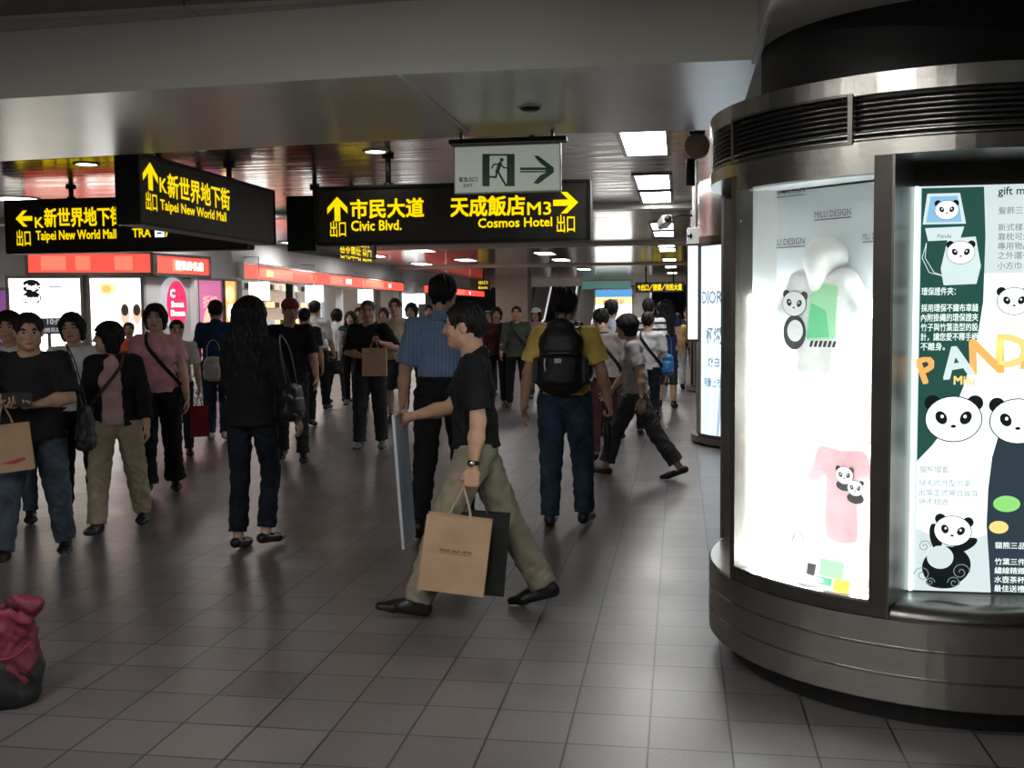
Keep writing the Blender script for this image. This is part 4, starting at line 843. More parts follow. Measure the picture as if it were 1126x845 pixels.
# far yellow signs
def far_sign(px0, py0, px1, py1, Y, s, label):
    t = thing('hanging_sign', label, 'sign'); F = (V3(0, Y, 0), V3(1, 0, 0), Zv); b_ = bx(F, px0, py0, px1, py1)
    sign_box(t, F, b_[0], b_[2], b_[1], b_[3], .2, (b_[0]+.4, b_[2]-.4) if b_[2]-b_[0] > 1 else ((b_[0]+b_[2])/2,))
    m = MB(); ss = s if isinstance(s, (list, tuple)) else [s]; n_ = len(ss)
    for k, q in enumerate(ss):
        z_ = b_[1]+(b_[3]-b_[1])*(n_-1-k)/n_; hh = (b_[3]-b_[1])/n_
        m.text(F, q, b_[0]+.08, z_+hh*.22, hh*.72, 'sign_yellow', .006, 'l', .03, width=(b_[2]-b_[0])-.16)
    m.build('lettering', t)
far_sign(699, 310.5, 752, 321.5, 42, '↑出口／捷運／市民大道', 'small far black sign with one yellow line above the escalator')
far_sign(524, 308, 538.5, 319, 38, ['出口', 'Exit'], 'tiny yellow sign in front of the stone pillar')
# ---------------------------------------------------------------- ceiling lights
def ceil_panel(x0, x1, y0, y1, z, label, group, mat='lamp_white'):
    t = thing('ceiling_light', label, 'ceiling light', ((x0+x1)/2, (y0+y1)/2, z), 0, group); w_, l_ = x1-x0, y1-y0
    m = MB(); m.b2((-w_/2, -l_/2, -.012), (w_/2, l_/2, -.004), mat); m.build('diffuser', t)
    m = MB()
    for lo, hi in (((-w_/2-.04, -l_/2-.04, -.02), (-w_/2, l_/2+.04, 0)), ((w_/2, -l_/2-.04, -.02), (w_/2+.04, l_/2+.04, 0)), ((-w_/2, -l_/2-.04, -.02), (w_/2, -l_/2, 0)), ((-w_/2, l_/2, -.02), (w_/2, l_/2+.04, 0))): m.b2(lo, hi, 'steel_dark')
    m.build('frame', t)
G1 = 'ceiling panel lights in the row by the columns'; LB_ = 'white rectangular ceiling light in the row running away beside the display columns'
for y0, y1 in ((9.15, 10.55), (12.15, 13.55), (13.9, 15.3), (19.1, 20.6), (21.2, 22.6), (25.0, 26.6), (27.2, 28.7), (33, 34.6), (39, 40.6), (46, 47.5)):
    ceil_panel(-.50, -.12, y0, y1, 3.1, LB_, G1)
G2 = 'ceiling panel lights over the shop side'; LB2 = 'white rectangular ceiling light over the shop side of the hall'
for x, ys in ((-8.3, (17.0, 22.0, 27.5, 33.2)), (-6.4, (15.0, 25.4, 31)), (-3.6, (20, 28, 32, 40)), (-11.5, (12.6,))):  # nearest panels at the far left are added to brighten the shop walls
    for y0 in ys: ceil_panel(x-.22, x+.22, y0, y0+1.4, 3.1, LB2, G2)
def downlight(px, py, r, lab):
    p = atz(px, py, 3.1); t = thing('downlight', lab, 'ceiling light', tuple(p))
    m = MB(); m.lathe((0, 0, 0), [(0, -.008), (r, -.008)], 'lamp_down', 32); m.build('lens', t); m = MB(); m.lathe((0, 0, 0), [(r, -.004), (r, -.014), (r+.03, -.012), (r+.03, 0)], 'white_plastic', 32); m.build('ring', t)
downlight(413, 166, .095, 'round ceiling downlight above the Civic Blvd. sign'); downlight(95, 180, .10, 'round ceiling downlight over the left hanging signs'); downlight(18, 218.5, .28, 'large round ceiling light at the left edge above the TRA sign')
p = atz(583, 118, 2.75); t = thing('smoke_detector', 'small dark round vent in the beam above the exit sign', 'detector', tuple(p)); m = MB(); m.lathe((0, 0, 0), [(0, -.022), (.04, -.022), (.058, -.012), (.062, 0)], 'grille_black', 28); m.build('cover', t); m = MB(); m.lathe((0, 0, 0), [(.062, -.006), (.075, -.003), (.075, 0)], 'beam_paint', 28); m.build('rim', t)
# lamps of the hall behind the camera and the light of the big panels
for x, y in ((-.6, 1.9), (-2.4, 1.9), (-6.5, 1.9), (-.6, -1.), (-2.4, -1.), (-6.5, -1.), (-2.5, -4.5), (-6.5, -4.5)):
    ceil_panel(x-.2, x+.2, y-.7, y+.7, 3.18, 'white rectangular ceiling light over the hall behind the beam', 'ceiling panel lights of the near hall', 'lamp_near')
# ---------------------------------------------------------------- people
def rotx(a): c, s = math.cos(a), math.sin(a); return np.array([[1, 0, 0], [0, c, -s], [0, s, c]])
def rotz(a): c, s = math.cos(a), math.sin(a); return np.array([[c, -s, 0], [s, c, 0], [0, 0, 1]])
def roty(a): c, s = math.cos(a), math.sin(a); return np.array([[c, 0, s], [0, 1, 0], [-s, 0, c]])
D2R = math.pi/180
def arm_ik(S, T, l1, l2, pole):
    d = T-S; L = np.linalg.norm(d); L2 = min(L, (l1+l2)*.995); d = d/L; T = S+d*L2
    a = (l1*l1-l2*l2+L2*L2)/(2*L2); h = math.sqrt(max(l1*l1-a*a, 1e-6))
    p = np.asarray(pole, float); p = nrm(p-d*(p@d))
    return S+d*a+p*h, T
def hand_prims(w, d, th, side, curl, spread, s, thumb=.6):
    d = nrm(d); th = nrm(th-d*(th@d)); n = -side*np.cross(d, th)
    out = [Bone(w-d*.012*s, w+d*.015*s, (.027*s, .019*s), (.034*s, .017*s), th, .012*s),
           Bone(w+d*.02*s, w+d*.078*s, (.037*s, .016*s), (.041*s, .0145*s), th, .014*s)]
    LEN = (.071, .079, .074, .058); OF = (.030, .0105, -.0095, -.029)
    for j in range(4):
        o = OF[j]*s
        p = w+d*(.084-.004*abs(j-1))*s+th*o
        out.append(Bone(w+d*.05*s+th*o*.9, p, .0105*s, .0095*s, None, .006*s))
        ang = curl[0]+.08*j
        for q, (f, r0, r1) in enumerate(((.45, .0094, .0086), (.31, .0086, .0079), (.24, .0079, .0068))):
            dr = nrm(d*math.cos(ang)+n*math.sin(ang)+th*spread*(1.5-j)*.08)
            p2 = p+dr*LEN[j]*f*s
            out.append(Bone(p, p2, r0*s, r1*s, None, .0022*s)); p = p2; ang += curl[1]
    p = w+d*.03*s+th*.03*s
    d1 = nrm(d*.62+th*(.75-.35*thumb)+n*.55*thumb)
    p2 = p+d1*.038*s; d2 = nrm(d1*.75+d*.5+n*.45*thumb-th*.25*thumb); p3 = p2+d2*.031*s; p4 = p3+nrm(d2+d*.4+n*.2)*.026*s
    out += [Bone(w+d*.012*s+th*.012*s, p, .015*s, .0145*s, None, .01*s), Bone(p, p2, .0135*s, .0115*s, None, .006*s),
            Bone(p2, p3, .011*s, .010*s, None, .003*s), Bone(p3, p4, .010*s, .0078*s, None, .003*s)]
    return out, w+d*.085*s+n*.028*s            # grip centre
def skin_mat(c):
    return cloth_mat('skin_%02x%02x%02x' % tuple(int(x*255) for x in c), c, rough=.55, bump=0)
HAIRC = (.012, .010, .009)
def person(pos, H, face, label, P, lod=1, group=None):
    """pos on the floor, H standing height, face = heading in degrees (0 looks along +Y, 90 looks along -X)"""
    s = H/1.70; g = P.get('girth', 1.); fem = P.get('fem', 0)
    res = {0: .0055, 1: .0075, 2: .0105}[lod]
    seed = int(abs(pos[0]*31+pos[1]*17)*10) % 9973
    root = thing('person', label, 'person', (pos[0], pos[1], 0), face*D2R, group)
    lean = P.get('lean', 3)*D2R; twist = P.get('twist', 0)*D2R; roll = P.get('roll', 0)*D2R
    hip = V3(0, 0, 0)
    RT = roty(roll)@rotx(-lean); RS = RT@rotz(twist)
    T = lambda x, y, z: hip+RT@(V3(x, y, z)*s)
    TS = lambda x, y, z: hip+RS@(V3(x, y, z)*s)
    # legs --------------------------------------------------------------
    LG = []
    for side, key in ((-1, 'L'), (1, 'R')):
        a, k, f = [x*D2R for x in P.get('leg'+key, (0, 2, 0))[:3]]
        ab = P.get('leg'+key, (0, 2, 0, 2))[3:4]; ab = (ab[0] if ab else 2)*D2R
        h = hip+V3(side*.088, 0, -.02)*s
        td = nrm(V3(side*math.sin(ab), math.sin(a), -math.cos(a))); kn = h+td*.43*s
        b = a-k; sd = nrm(V3(side*math.sin(ab)*.6, math.sin(b), -math.cos(b))); an = kn+sd*.40*s
        fd = nrm(V3(side*.12, math.cos(f), -math.sin(f)))
        fu = nrm(np.cross(np.cross(fd, V3(0, 0, 1)), fd)) if abs(fd[2]) < .99 else V3(0, 1, 0)
        heel = an-fd*.045*s-fu*.05*s; ball = an+fd*.125*s-fu*.058*s; toe = ball+nrm(fd*V3(1, 1, .5))*.055*s
        LG.append(dict(side=side, h=h, k=kn, a=an, heel=heel, ball=ball, toe=toe, fd=fd, fu=fu))
    zmin = min(min(l['heel'][2], l['ball'][2], l['toe'][2]) for l in LG)-.027*s
    dz = V3(0, 0, -zmin)
    for l in LG:
        for q in ('h', 'k', 'a', 'heel', 'ball', 'toe'): l[q] = l[q]+dz
    hip = hip+dz
    # torso joints ------------------------------------------------------
    sw = (.158 if fem else .178)*P.get('shoulder', 1.)
    J = dict(pel=T(0, 0, .02), wai=T(0, .0, .13), che=T(0, .005, .30), uch=TS(0, -.005, .41), nk=TS(0, -.012, .485))
    hy, hp, hr = [x*D2R for x in P.get('head', (0, 0, 0))]
    HF = (RS if P.get('headfollow', 0) else np.eye(3))@rotz(hy)@rotx(hp)@roty(hr)
    hb = J['nk']+HF@V3(0, .012, .03)*s; hc = hb+HF@V3(0, .028, .115)*s
    Hd = lambda x, y, z: hc+HF@(V3(x, y, z)*s)
    HR = HF.T                                   # rows = right, forward, up
    AR = []
    for side, key in ((-1, 'L'), (1, 'R')):
        A = P.get('arm'+key, dict(f=0, ab=8, e=12))
        S0 = TS(side*sw, -.01, .425)
        l1, l2 = .275*s, .245*s
        if 'to' in A:
            tgt = V3(*A['to'])*s
            el, w = arm_ik(S0, tgt, l1, l2, A.get('pole', (side*.5, -1, -.5)))
        else:
            a = A.get('f', 0)*D2R; ab = A.get('ab', 8)*D2R; e = A.get('e', 12)*D2R; ins = A.get('in', 0)*D2R
            ud = nrm(V3(side*math.sin(ab), math.sin(a), -math.cos(a))); el = S0+ud*l1
            fd = nrm(V3(side*math.sin(ab)*.6-side*math.sin(ins), math.sin(a+e)*math.cos(ins), -math.cos(a+e))); w = el+fd*l2
        d = nrm(w-el)
        if 'hd' in A: d = nrm(d*.4+V3(*A['hd']))
        th = V3(*A.get('th', (0, 1, 0) if abs(d[1]) < .8 else (-side*.3, 0, 1)))
        hp_, grip = hand_prims(w, d, th, side, A.get('curl', (.35, .3)), A.get('spread', 1), s*.97, A.get('thumb', .6))
        AR.append(dict(side=side, s=S0, e=el, w=w, hand=hp_, grip=grip, d=d))
    # body --------------------------------------------------------------
    g2 = .5+.5*g
    B = [Bone(J['pel'], J['wai'], (.150*s*g2, .098*s*g), (.122*s*g2, .086*s*g), None, .03),
         Bone(J['wai'], J['che'], (.120*s*g2, .084*s*g), (.135*s*g2, .098*s*g2), None, .04),
         Bone(J['che'], J['uch'], (.134*s*g2, .096*s*g2), (.115*s, .075*s), RS[:, 0], .04),
         Bone(TS(-sw*.62, -.015, .425), TS(sw*.62, -.015, .425), (.06*s, .052*s), (.06*s, .052*s), RS[:, 1], .04),
         Bone(J['nk']-RS@V3(0, 0, .05)*s, hb+HF@V3(0, .0, .055)*s, .060*s*g2, (.051 if fem else .056)*s*g2, None, .03)]
    for a in AR:
        B += [Bone(a['s'], a['e'], (.046 if fem else .051)*s*g2, .038*s*g2, None, .03), Bone(a['e'], a['e']+(a['w']-a['e'])*.35, .038*s*g2, .040*s*g2, None, .02),
              Bone(a['e']+(a['w']-a['e'])*.35, a['w'], .040*s*g2, (.027*s, .021*s), None, .02)]
    for l in LG:
        B += [Bone(l['h'], l['k'], .074*s*g2, .050*s, None, .03), Bone(l['k'], l['k']+(l['a']-l['k'])*.35, .049*s, .053*s, None, .02),
              Bone(l['k']+(l['a']-l['k'])*.35, l['a'], .052*s, .034*s, None, .02), Bone(l['a'], l['heel']+l['fu']*.012*s, .032*s, .020*s, None, .01),
              Bone(l['heel']+l['fu']*.012*s, l['ball']+l['fu']*.006*s, .020*s, (.030*s, .014*s), None, .01), Bone(l['ball']+l['fu']*.006*s, l['toe']+l['fu']*.003*s, (.030*s, .014*s), (.022*s, .011*s), None, .01)]
    fw = P.get('facew', 1.)
    B += [Ell(Hd(0, -.008, .030), (.0755*s*fw, .092*s, .084*s), HR, .02), Ell(Hd(0, .030, -.030), (.063*s*fw, .062*s, .080*s), HR, .03),
          Ell(Hd(0, .060, -.090), (.026*s*fw, .026*s, .021*s), HR, .03), Bone(Hd(-.045*fw, .01, -.062), Hd(.045*fw, .01, -.062), .022*s, .022*s, None, .03),
          Bone(Hd(-.040, .070, -.022), Hd(.040, .070, -.022), .019*s, .019*s, None, .02),
          Bone(Hd(-.034, .080, .026), Hd(.034, .080, .026), .011*s, .011*s, None, .015),
          Bone(Hd(0, .090, .010), Hd(0, .108, -.028), .0075*s, .012*s, None, .012), Ell(Hd(-.011, .099, -.031), (.008*s,)*3, HR, .006), Ell(Hd(.011, .099, -.031), (.008*s,)*3, HR, .006),
          Ell(Hd(-.032, .098, .005), (.017*s, .012*s, .010*s), HR, .010, '-'), Ell(Hd(.032, .098, .005), (.017*s, .012*s, .010*s), HR, .010, '-'),
          Ell(Hd(0, .089, -.057), (.024*s, .010*s, .0062*s), HR, .005), Ell(Hd(0, .088, -.067), (.020*s, .010*s, .0068*s), HR, .005)]
    for q in (-1, 1):
        B.append(Ell(Hd(q*.077*fw, -.004, -.006), (.010*s, .020*s, .032*s), HR@np.eye(3), .008))
    for a in AR: B += a['hand']
    v, f = sdf_mesh(B, res*.85 if lod == 0 else res)
    sk = tuple(min(.8, c*1.14) for c in P.get('skin', (.50, .31, .21)))
    body = obj_np('body', v, f, [skin_mat(sk), skin_mat((sk[0]*.72, sk[1]*.48, sk[2]*.48))], root)
    fc = v[f].mean(1); loc = (fc-hc)@HF/s
    lip = (np.abs(loc[:, 0]) < .023) & (loc[:, 1] > .078) & (loc[:, 2] < -.052) & (loc[:, 2] > -.073)
    body.data.polygons.foreach_set('material_index', lip.astype(np.int32))
    # eyes and brows ------------------------------------------------------
    for q in (-1, 1):
        v, f = sdf_mesh([Ell(Hd(q*.032, .0815, .004), (.0145*s, .0125*s, .0075*s), HR)], .0035)
        eo = obj_np('eye', v, f, [M('eye_white'), M('eye_dark')], root)
        lc = (v[f].mean(1)-hc)@HF/s
        eo.data.polygons.foreach_set('material_index', (np.hypot(lc[:, 0]-q*.032, lc[:, 2]-.005) < .0068).astype(np.int32))
        v, f = sdf_mesh([Bone(Hd(q*.018, .094, .026), Hd(q*.034, .093, .031), .0035*s, .004*s), Bone(Hd(q*.034, .093, .031), Hd(q*.049, .083, .027), .004*s, .003*s)], .003)
        obj_np('eyebrow', v, f, [M('hair_black')], root)
    # hair ----------------------------------------------------------------
    st = P.get('hair', 'short')
    hm = P.get('hairmat', 'hair_black')
    def strands(x):
        q = ((x-hc.astype(np.float32))@HF.astype(np.float32))/s
        an = np.arctan2(q[:, 0], q[:, 1]+.0)
        return (.0026*np.sin(an*26+q[:, 2]*30)+.0022*np.sin(an*47-q[:, 2]*55+1.3)+.004*np.sin(an*9+seed)*np.sin(q[:, 2]*40+seed))*s
    if st != 'bald':
        t = {'short': .011, 'crop': .006, 'bob': .017, 'long': .02, 'mid': .018, 'fluffy': .024}[st]
        h = [Ell(Hd(0, -.012, .034), ((.0765*fw+t)*s, (.094+t)*s, (.083+t)*s), HR, .02)]
        if st in ('bob', 'mid', 'fluffy'):
            lowz = {'bob': -.105, 'mid': -.075, 'fluffy': -.05}[st]
            h += [Bone(Hd(q*.072*fw, -.02, .02), Hd(q*.068*fw, -.012, lowz), (.030*s, .052*s), (.020*s, .04*s), HF[:, 0], .03) for q in (-1, 1)]
            h += [Bone(Hd(0, -.065, .02), Hd(0, -.052, lowz-.01), (.075*s, .045*s), (.055*s, .03*s), HF[:, 0], .03)]
        if st == 'long':
            h += [Bone(Hd(q*.072*fw, -.015, .02), Hd(q*.085, .0, -.20), (.032*s, .05*s), (.026*s, .05*s), HF[:, 0], .03) for q in (-1, 1)]
            h += [Bone(Hd(0, -.06, .03), Hd(0, -.075, -.17), (.095*s, .055*s), (.135*s, .055*s), HF[:, 0], .04),
                  Bone(Hd(0, -.085, -.17), Hd(0, -.13, -P.get('hairlen', .42)), (.135*s, .055*s), (.11*s, .04*s), HF[:, 0], .04)]
        if st == 'short':
            h += [Bone(Hd(0, -.07, .0), Hd(0, -.062, -.06), (.060*s, .035*s), (.045*s, .022*s), HF[:, 0], .03)]
        # open the face: a rounded box in front
        fz = {'short': .076, 'crop': .084, 'bob': .050, 'long': .060, 'mid': .058, 'fluffy': .05}[st]
        h += [Bone(Hd(0, .105, -.14), Hd(0, .105, fz-.045), ((.060 if st in ('bob', 'long', 'mid') else .070)*s, .065*s), ((.056 if st in ('bob', 'long', 'mid') else .068)*s, .05*s), HF[:, 0], .008, '-')]
        if st in ('short', 'crop'):                      # clear the ears and the neck
            for q in (-1, 1):
                h += [Bone(Hd(q*.09, .015, -.01), Hd(q*.09, .005, -.13), (.03*s, .034*s), (.05*s, .07*s), HF[:, 0], .008, '-')]
            h += [Half(Hd(0, 0, -.075 if st == 'short' else -.055), HF@V3(0, .35, -1))]
        v, f = sdf_mesh(h, res*.8 if lod < 2 else .009, strands)
        obj_np('hair', v, f, [M(hm)], root)
    # trousers ------------------------------------------------------------
    pt = P.get('pants', dict(mat='cloth_black'))
    pw = pt.get('w', 1.); cut = pt.get('len', 1.)
    t = [Bone(J['pel']-V3(0, 0, .02)*s, T(0, 0, .115), (.163*s*g2, .112*s*g), (.134*s*g2, .098*s*g), None, .03)]
    for l in LG:
        ee = l['a']+nrm(l['a']-l['k'])*.02*s
        if cut < 1: ee = l['k']+(ee-l['k'])*cut
        t += [Bone(l['h'], l['k'], (.092*s*g2*(.55+.45*pw), .098*s*g2), .066*s*pw, V3(1, 0, 0), .025), Bone(l['k'], ee, .064*s*pw, (.055*s*pw, .062*s*pw) if cut >= 1 else .066*s*pw, None, .02)]
        if pt.get('flare'): t += [Bone(l['k']+(ee-l['k'])*.5, ee, .055*s*pw, .078*s*pw, None, .02)]
        t += [Half(ee, nrm(ee-l['k'])) ] if False else []
    ztop = pt.get('top', .105 if P.get('shirt', {}).get('hem', -.02) > .05 else P.get('shirt', {}).get('hem', -.02)+.03)
    t += [Half(T(0, 0, ztop), RT@V3(0, 0, 1))]
    def legcut(x):
        d = np.full(len(x), -9., np.float32)
        for l in LG:
            ax = nrm(l['a']-l['k']); ee = l['a']+ax*(-.005)*s
            if cut < 1: ee = l['k']+(l['a']-l['k'])*cut
            q = x-ee.astype(np.float32); al = q@ax.astype(np.float32); rad = np.linalg.norm(q-al[:, None]*ax.astype(np.float32), axis=1)
            d = np.maximum(d, np.where(rad < .13*s, al, -9))
        return d
    fo = folds(.0048*s, 26/s, seed)
    class LC:                                   # ends every trouser leg square to the shin
        op = 'cut'; lo = None; k = 0
        def __call__(q, x): return legcut(x)
    t.append(LC())
    v, f = sdf_mesh(t, res, fo)
    obj_np(pt.get('name', 'trousers'), v, f, [M(pt['mat'])], root)
    if pt.get('belt'):
        v, f = sdf_mesh([Bone(T(0, 0, ztop-.035), T(0, 0, ztop), (.148*s*g2, .108*s*g), (.142*s*g2, .105*s*g), None, .01), Half(T(0, 0, ztop), RT@V3(0, 0, 1)), Half(T(0, 0, ztop-.035), RT@V3(0, 0, -1))], .006)
        obj_np('belt', v, f, [M('leather_black')], root)
    # shirt ---------------------------------------------------------------
    sh = P.get('shirt', dict(mat='cloth_black'))
    hem = sh.get('hem', -.02); lo_ = sh.get('loose', 1.); sl = sh.get('sleeve', .55)
    def shirt_prims(o, hem, sl):
        cw = 1.+.0*fem
        p = [Bone(T(0, .0, min(hem, .0)-.03), T(0, 0, .13), ((.170*g2*lo_+o)*s, (.126*g*lo_+o)*s), ((.136*g2*lo_+o)*s, (.100*g*lo_+o)*s), None, .03),
             Bone(T(0, 0, .13), J['che'], ((.136*g2*lo_+o)*s, (.100*g*lo_+o)*s), ((.148*g2+o)*s, (.110*g2+o)*s), None, .04),
             Bone(J['che'], J['uch'], ((.147*g2+o)*s, (.109*g2+o)*s), ((.126+o)*s, (.084+o)*s), RS[:, 0], .04),
             Bone(TS(-sw*.66, -.015, .425), TS(sw*.66, -.015, .425), ((.066+o)*s, (.060+o)*s), ((.066+o)*s, (.060+o)*s), RS[:, 1], .04)]
        if fem: p += [Ell(TS(q*.068, .088, .30), ((.06+o)*s, (.045+o)*s, (.062+o)*s), RS.T, .04) for q in (-1, 1)]
        for a in AR:
            if sl <= 0: continue
            j = a['e']
            if sl <= 1:
                e2 = a['s']+(j-a['s'])*sl
                p += [Bone(a['s'], e2, (.062+o)*s*g2, (.060+o)*s*g2*sh.get('cuff', 1.), None, .03)]
            else:
                e2 = j+(a['w']-j)*(sl-1)
                p += [Bone(a['s'], j, (.060+o)*s*g2, (.050+o)*s*g2, None, .03), Bone(j, e2, (.050+o)*s*g2, (.040+o)*s*g2, None, .02)]
        p += [Half(T(0, 0, hem), RT@V3(0, 0, -1))]
        class SC:
            op = 'cut'; lo = None; k = 0
            def __call__(q, x):
                d = np.full(len(x), -9., np.float32)
                for a in AR:
                    if sl <= 1: ax = nrm(a['e']-a['s']); e2 = a['s']+(a['e']-a['s'])*sl
                    else: ax = nrm(a['w']-a['e']); e2 = a['e']+(a['w']-a['e'])*(sl-1)
                    qq = x-e2.astype(np.float32); al = qq@ax.astype(np.float32); rad = np.linalg.norm(qq-al[:, None]*ax.astype(np.float32), axis=1)
                    d = np.maximum(d, np.where((rad < .085*s*g2) & (al < .12*s), al-.002, -9))
                return d
        if sl > 0: p.append(SC())
        return p
    v, f = sdf_mesh(shirt_prims(0, hem, sl), res, folds(.0042*s, 21/s, seed+5))
    mats = [M(sh['mat'])]
    so = obj_np(sh.get('name', 'shirt'), v, f, mats, root)
    if sh.get('collar', 1):
        n0 = J['nk']
        up = nrm(hb+HF@V3(0, 0, .055)*s-n0)
        cp = [Bone(n0-up*.035*s, n0+up*.012*s, .082*s*g2, .066*s*g2, None, .01), Bone(n0-up*.2*s, n0+up*.2*s, .060*s*g2, .057*s*g2, None, .004, '-'),
              Half(n0+up*.012*s, nrm(up+RS@V3(0, .45, 0))), Half(n0-up*.035*s, -up),
              Bone(n0+RS@V3(0, .075, -.005)*s, n0+RS@V3(0, .085, -.07)*s, .006*s, .024*s, None, .003, '-')]
        v, f = sdf_mesh(cp, min(res, .007))
        if len(f): obj_np('collar', v, f, [M(sh.get('collarmat', sh['mat']))], root)
    if 'over' in P:                              # an open jacket or vest over the shirt
        ov = P['over']; osl = ov.get('sleeve', 1.8)
        old = lo_
        pr = shirt_prims(.012, ov.get('hem', -.03), osl)
        pr += [Bone(TS(0, .17, .46), T(0, .17, -.2), (ov.get('gap', .05)*s, .13*s), (ov.get('gap', .05)*s*1.25, .13*s), None, .006, '-')]
        v, f = sdf_mesh(pr, res, folds(.004*s, 23/s, seed+9))
        obj_np(ov.get('name', 'jacket'), v, f, [M(ov['mat'])], root)
    # shoes ----------------------------------------------------------------
    sho = P.get('shoes', dict(mat='shoe_black'))
    if lod < 3:
        for l in LG:
            fu = l['fu']; fd = l['fd']; rt = np.cross(fd, fu)
            p = [Bone(l['heel']+fu*.012*s, l['ball']+fu*.006*s, (.037*s, .036*s), (.045*s, .030*s), rt, .02), Bone(l['ball']+fu*.004*s, l['toe']+fd*.012*s, (.045*s, .029*s), (.030*s, .021*s), rt, .02)]
            if not sho.get('low'): p += [Bone(l['heel']+fu*.035*s+fd*.012*s, l['a']+fu*.012*s, .039*s, .043*s, rt, .02), Bone(l['a']+fd*.03*s-fu*.01*s, l['ball']-fd*.02*s+fu*.02*s, .034*s, .026*s, rt, .02)]
            p += [Half(l['heel']-fu*.027*s, -np.cross(rt, nrm(l['ball']-l['heel'])) if np.cross(rt, nrm(l['ball']-l['heel']))@fu > 0 else np.cross(rt, nrm(l['ball']-l['heel'])))]
            if sho.get('low'): p += [Bone(l['a']+fu*.03*s, l['a']-fu*.028*s+fd*.035*s, .036*s, .030*s, rt, .006, '-')]
            v, f = sdf_mesh(p, .0055 if lod == 0 else .008)
            o = obj_np('shoe', v, f, [M(sho['mat']), M(sho.get('sole', 'shoe_sole_dark'))], root)
            fcz = (v[f].mean(1)-l['heel'])@fu/s
            o.data.polygons.foreach_set('material_index', (fcz < -.012).astype(np.int32))
    if 'cap' in P:
        c = P['cap']
        p = [Ell(Hd(0, -.010, .045), ((.0765*fw+.016)*s, (.094+.016)*s, (.076+.014)*s), HR, .02), Half(Hd(0, 0, .035), HF@V3(0, -.12, -1))]
        if c.get('brim', 1): p = p[:1]+[Half(Hd(0, 0, .035), HF@V3(0, -.12, -1))]
        v, f = sdf_mesh(p, .006); cap = obj_np('cap', v, f, [M(c['mat'])], root)
        if c.get('brim', 1):
            p = [Ell(Hd(0, .105, .040), (.070*s, .075*s, .030*s), HR, .01), Ell(Hd(0, .105, .030), (.080*s, .085*s, .028*s), HR, .004, '-')]
            v, f = sdf_mesh(p, .004); obj_np('brim', v, f, [M(c['mat'])], cap)
    # world frame helper for things the person carries
    Rw = rotz(face*D2R); org = V3(pos[0], pos[1], 0)
    W = lambda p: org+Rw@np.asarray(p, float)
    info = dict(root=root, J={k: W(x) for k, x in J.items()}, grip={('L', 'R')[i]: W(a['grip']) for i, a in enumerate(AR)}, wrist={('L', 'R')[i]: W(a['w']) for i, a in enumerate(AR)},
                sh={('L', 'R')[i]: W(a['s']) for i, a in enumerate(AR)}, el={('L', 'R')[i]: W(a['e']) for i, a in enumerate(AR)}, Rw=Rw, RS=Rw@RS, RT=Rw@RT, s=s, hip=W(hip), head=W(hc), hdir={('L', 'R')[i]: Rw@a['d'] for i, a in enumerate(AR)},
                T=lambda x, y, z: W(T(x, y, z)), TS=lambda x, y, z: W(TS(x, y, z)), g=g, top=W(hc)[2]+.115*s)
    return info
# ---------------------------------------------------------------- the crowd
def at(px, py, dx=0, dy=0): p = atz(px, py); return (p[0]+dx, p[1]+dy)
def strap(parent_name, pts, w, th, mat, parent, name='strap'):
    """flat band along points"""
    m = MB(); m.tube(smooth_pts(pts), w, mat, 8, flat=th/w); return m.build(name, parent)
def smooth_pts(pts, n=6):
    P = [V3(*p) for p in pts]; out = []
    for i in range(len(P)-1):
        p0, p1, p2, p3 = P[max(i-1, 0)], P[i], P[i+1], P[min(i+2, len(P)-1)]
        for k in range(n):
            t = k/n; out.append(.5*((2*p1)+(-p0+p2)*t+(2*p0-5*p1+4*p2-p3)*t*t+(-p0+3*p1-3*p2+p3)*t**3))
    return out+[P[-1]]
def cross_strap(I, side, parent, mat='leather_black', w=.02, low=.02, out=.205, off=.158):
    """band from the shoulder on one side over the chest and back to the other hip"""
    T_, s, g = I['TS'], I['s'], I['g']; q = side; o = off*(.6+.4*g)
    P = [T_(-q*out, .02, low), T_(-q*.14, o*.95, .12), T_(-q*.02, o*1.02, .27), T_(q*.075, o*.78, .40), T_(q*.085, .0, .505), T_(q*.075, -o*.80, .41), T_(-q*.02, -o*1.0, .27), T_(-q*.14, -o*.9, .12), T_(-q*out, -.03, low)]
    P = [I['Rw'].T@(np.asarray(p, float)-V3(*parent.location)) for p in P]
    m = MB(); m.tube(smooth_pts(P), w, mat, 8, flat=.3); return m.build('strap', parent)
def rope_handle(m, a, b, h, r, mat, lean=V3(0, 0, 0)):
    c = (a+b)/2+V3(0, 0, h)+lean
    P = [a, a*.72+c*.28+V3(0, 0, h*.12), c*.8+a*.2+V3(0, 0, h*.04), c, c*.8+b*.2+V3(0, 0, h*.04), b*.72+c*.28+V3(0, 0, h*.12), b]
    m.tube(smooth_pts(P, 4), r, mat, 8)
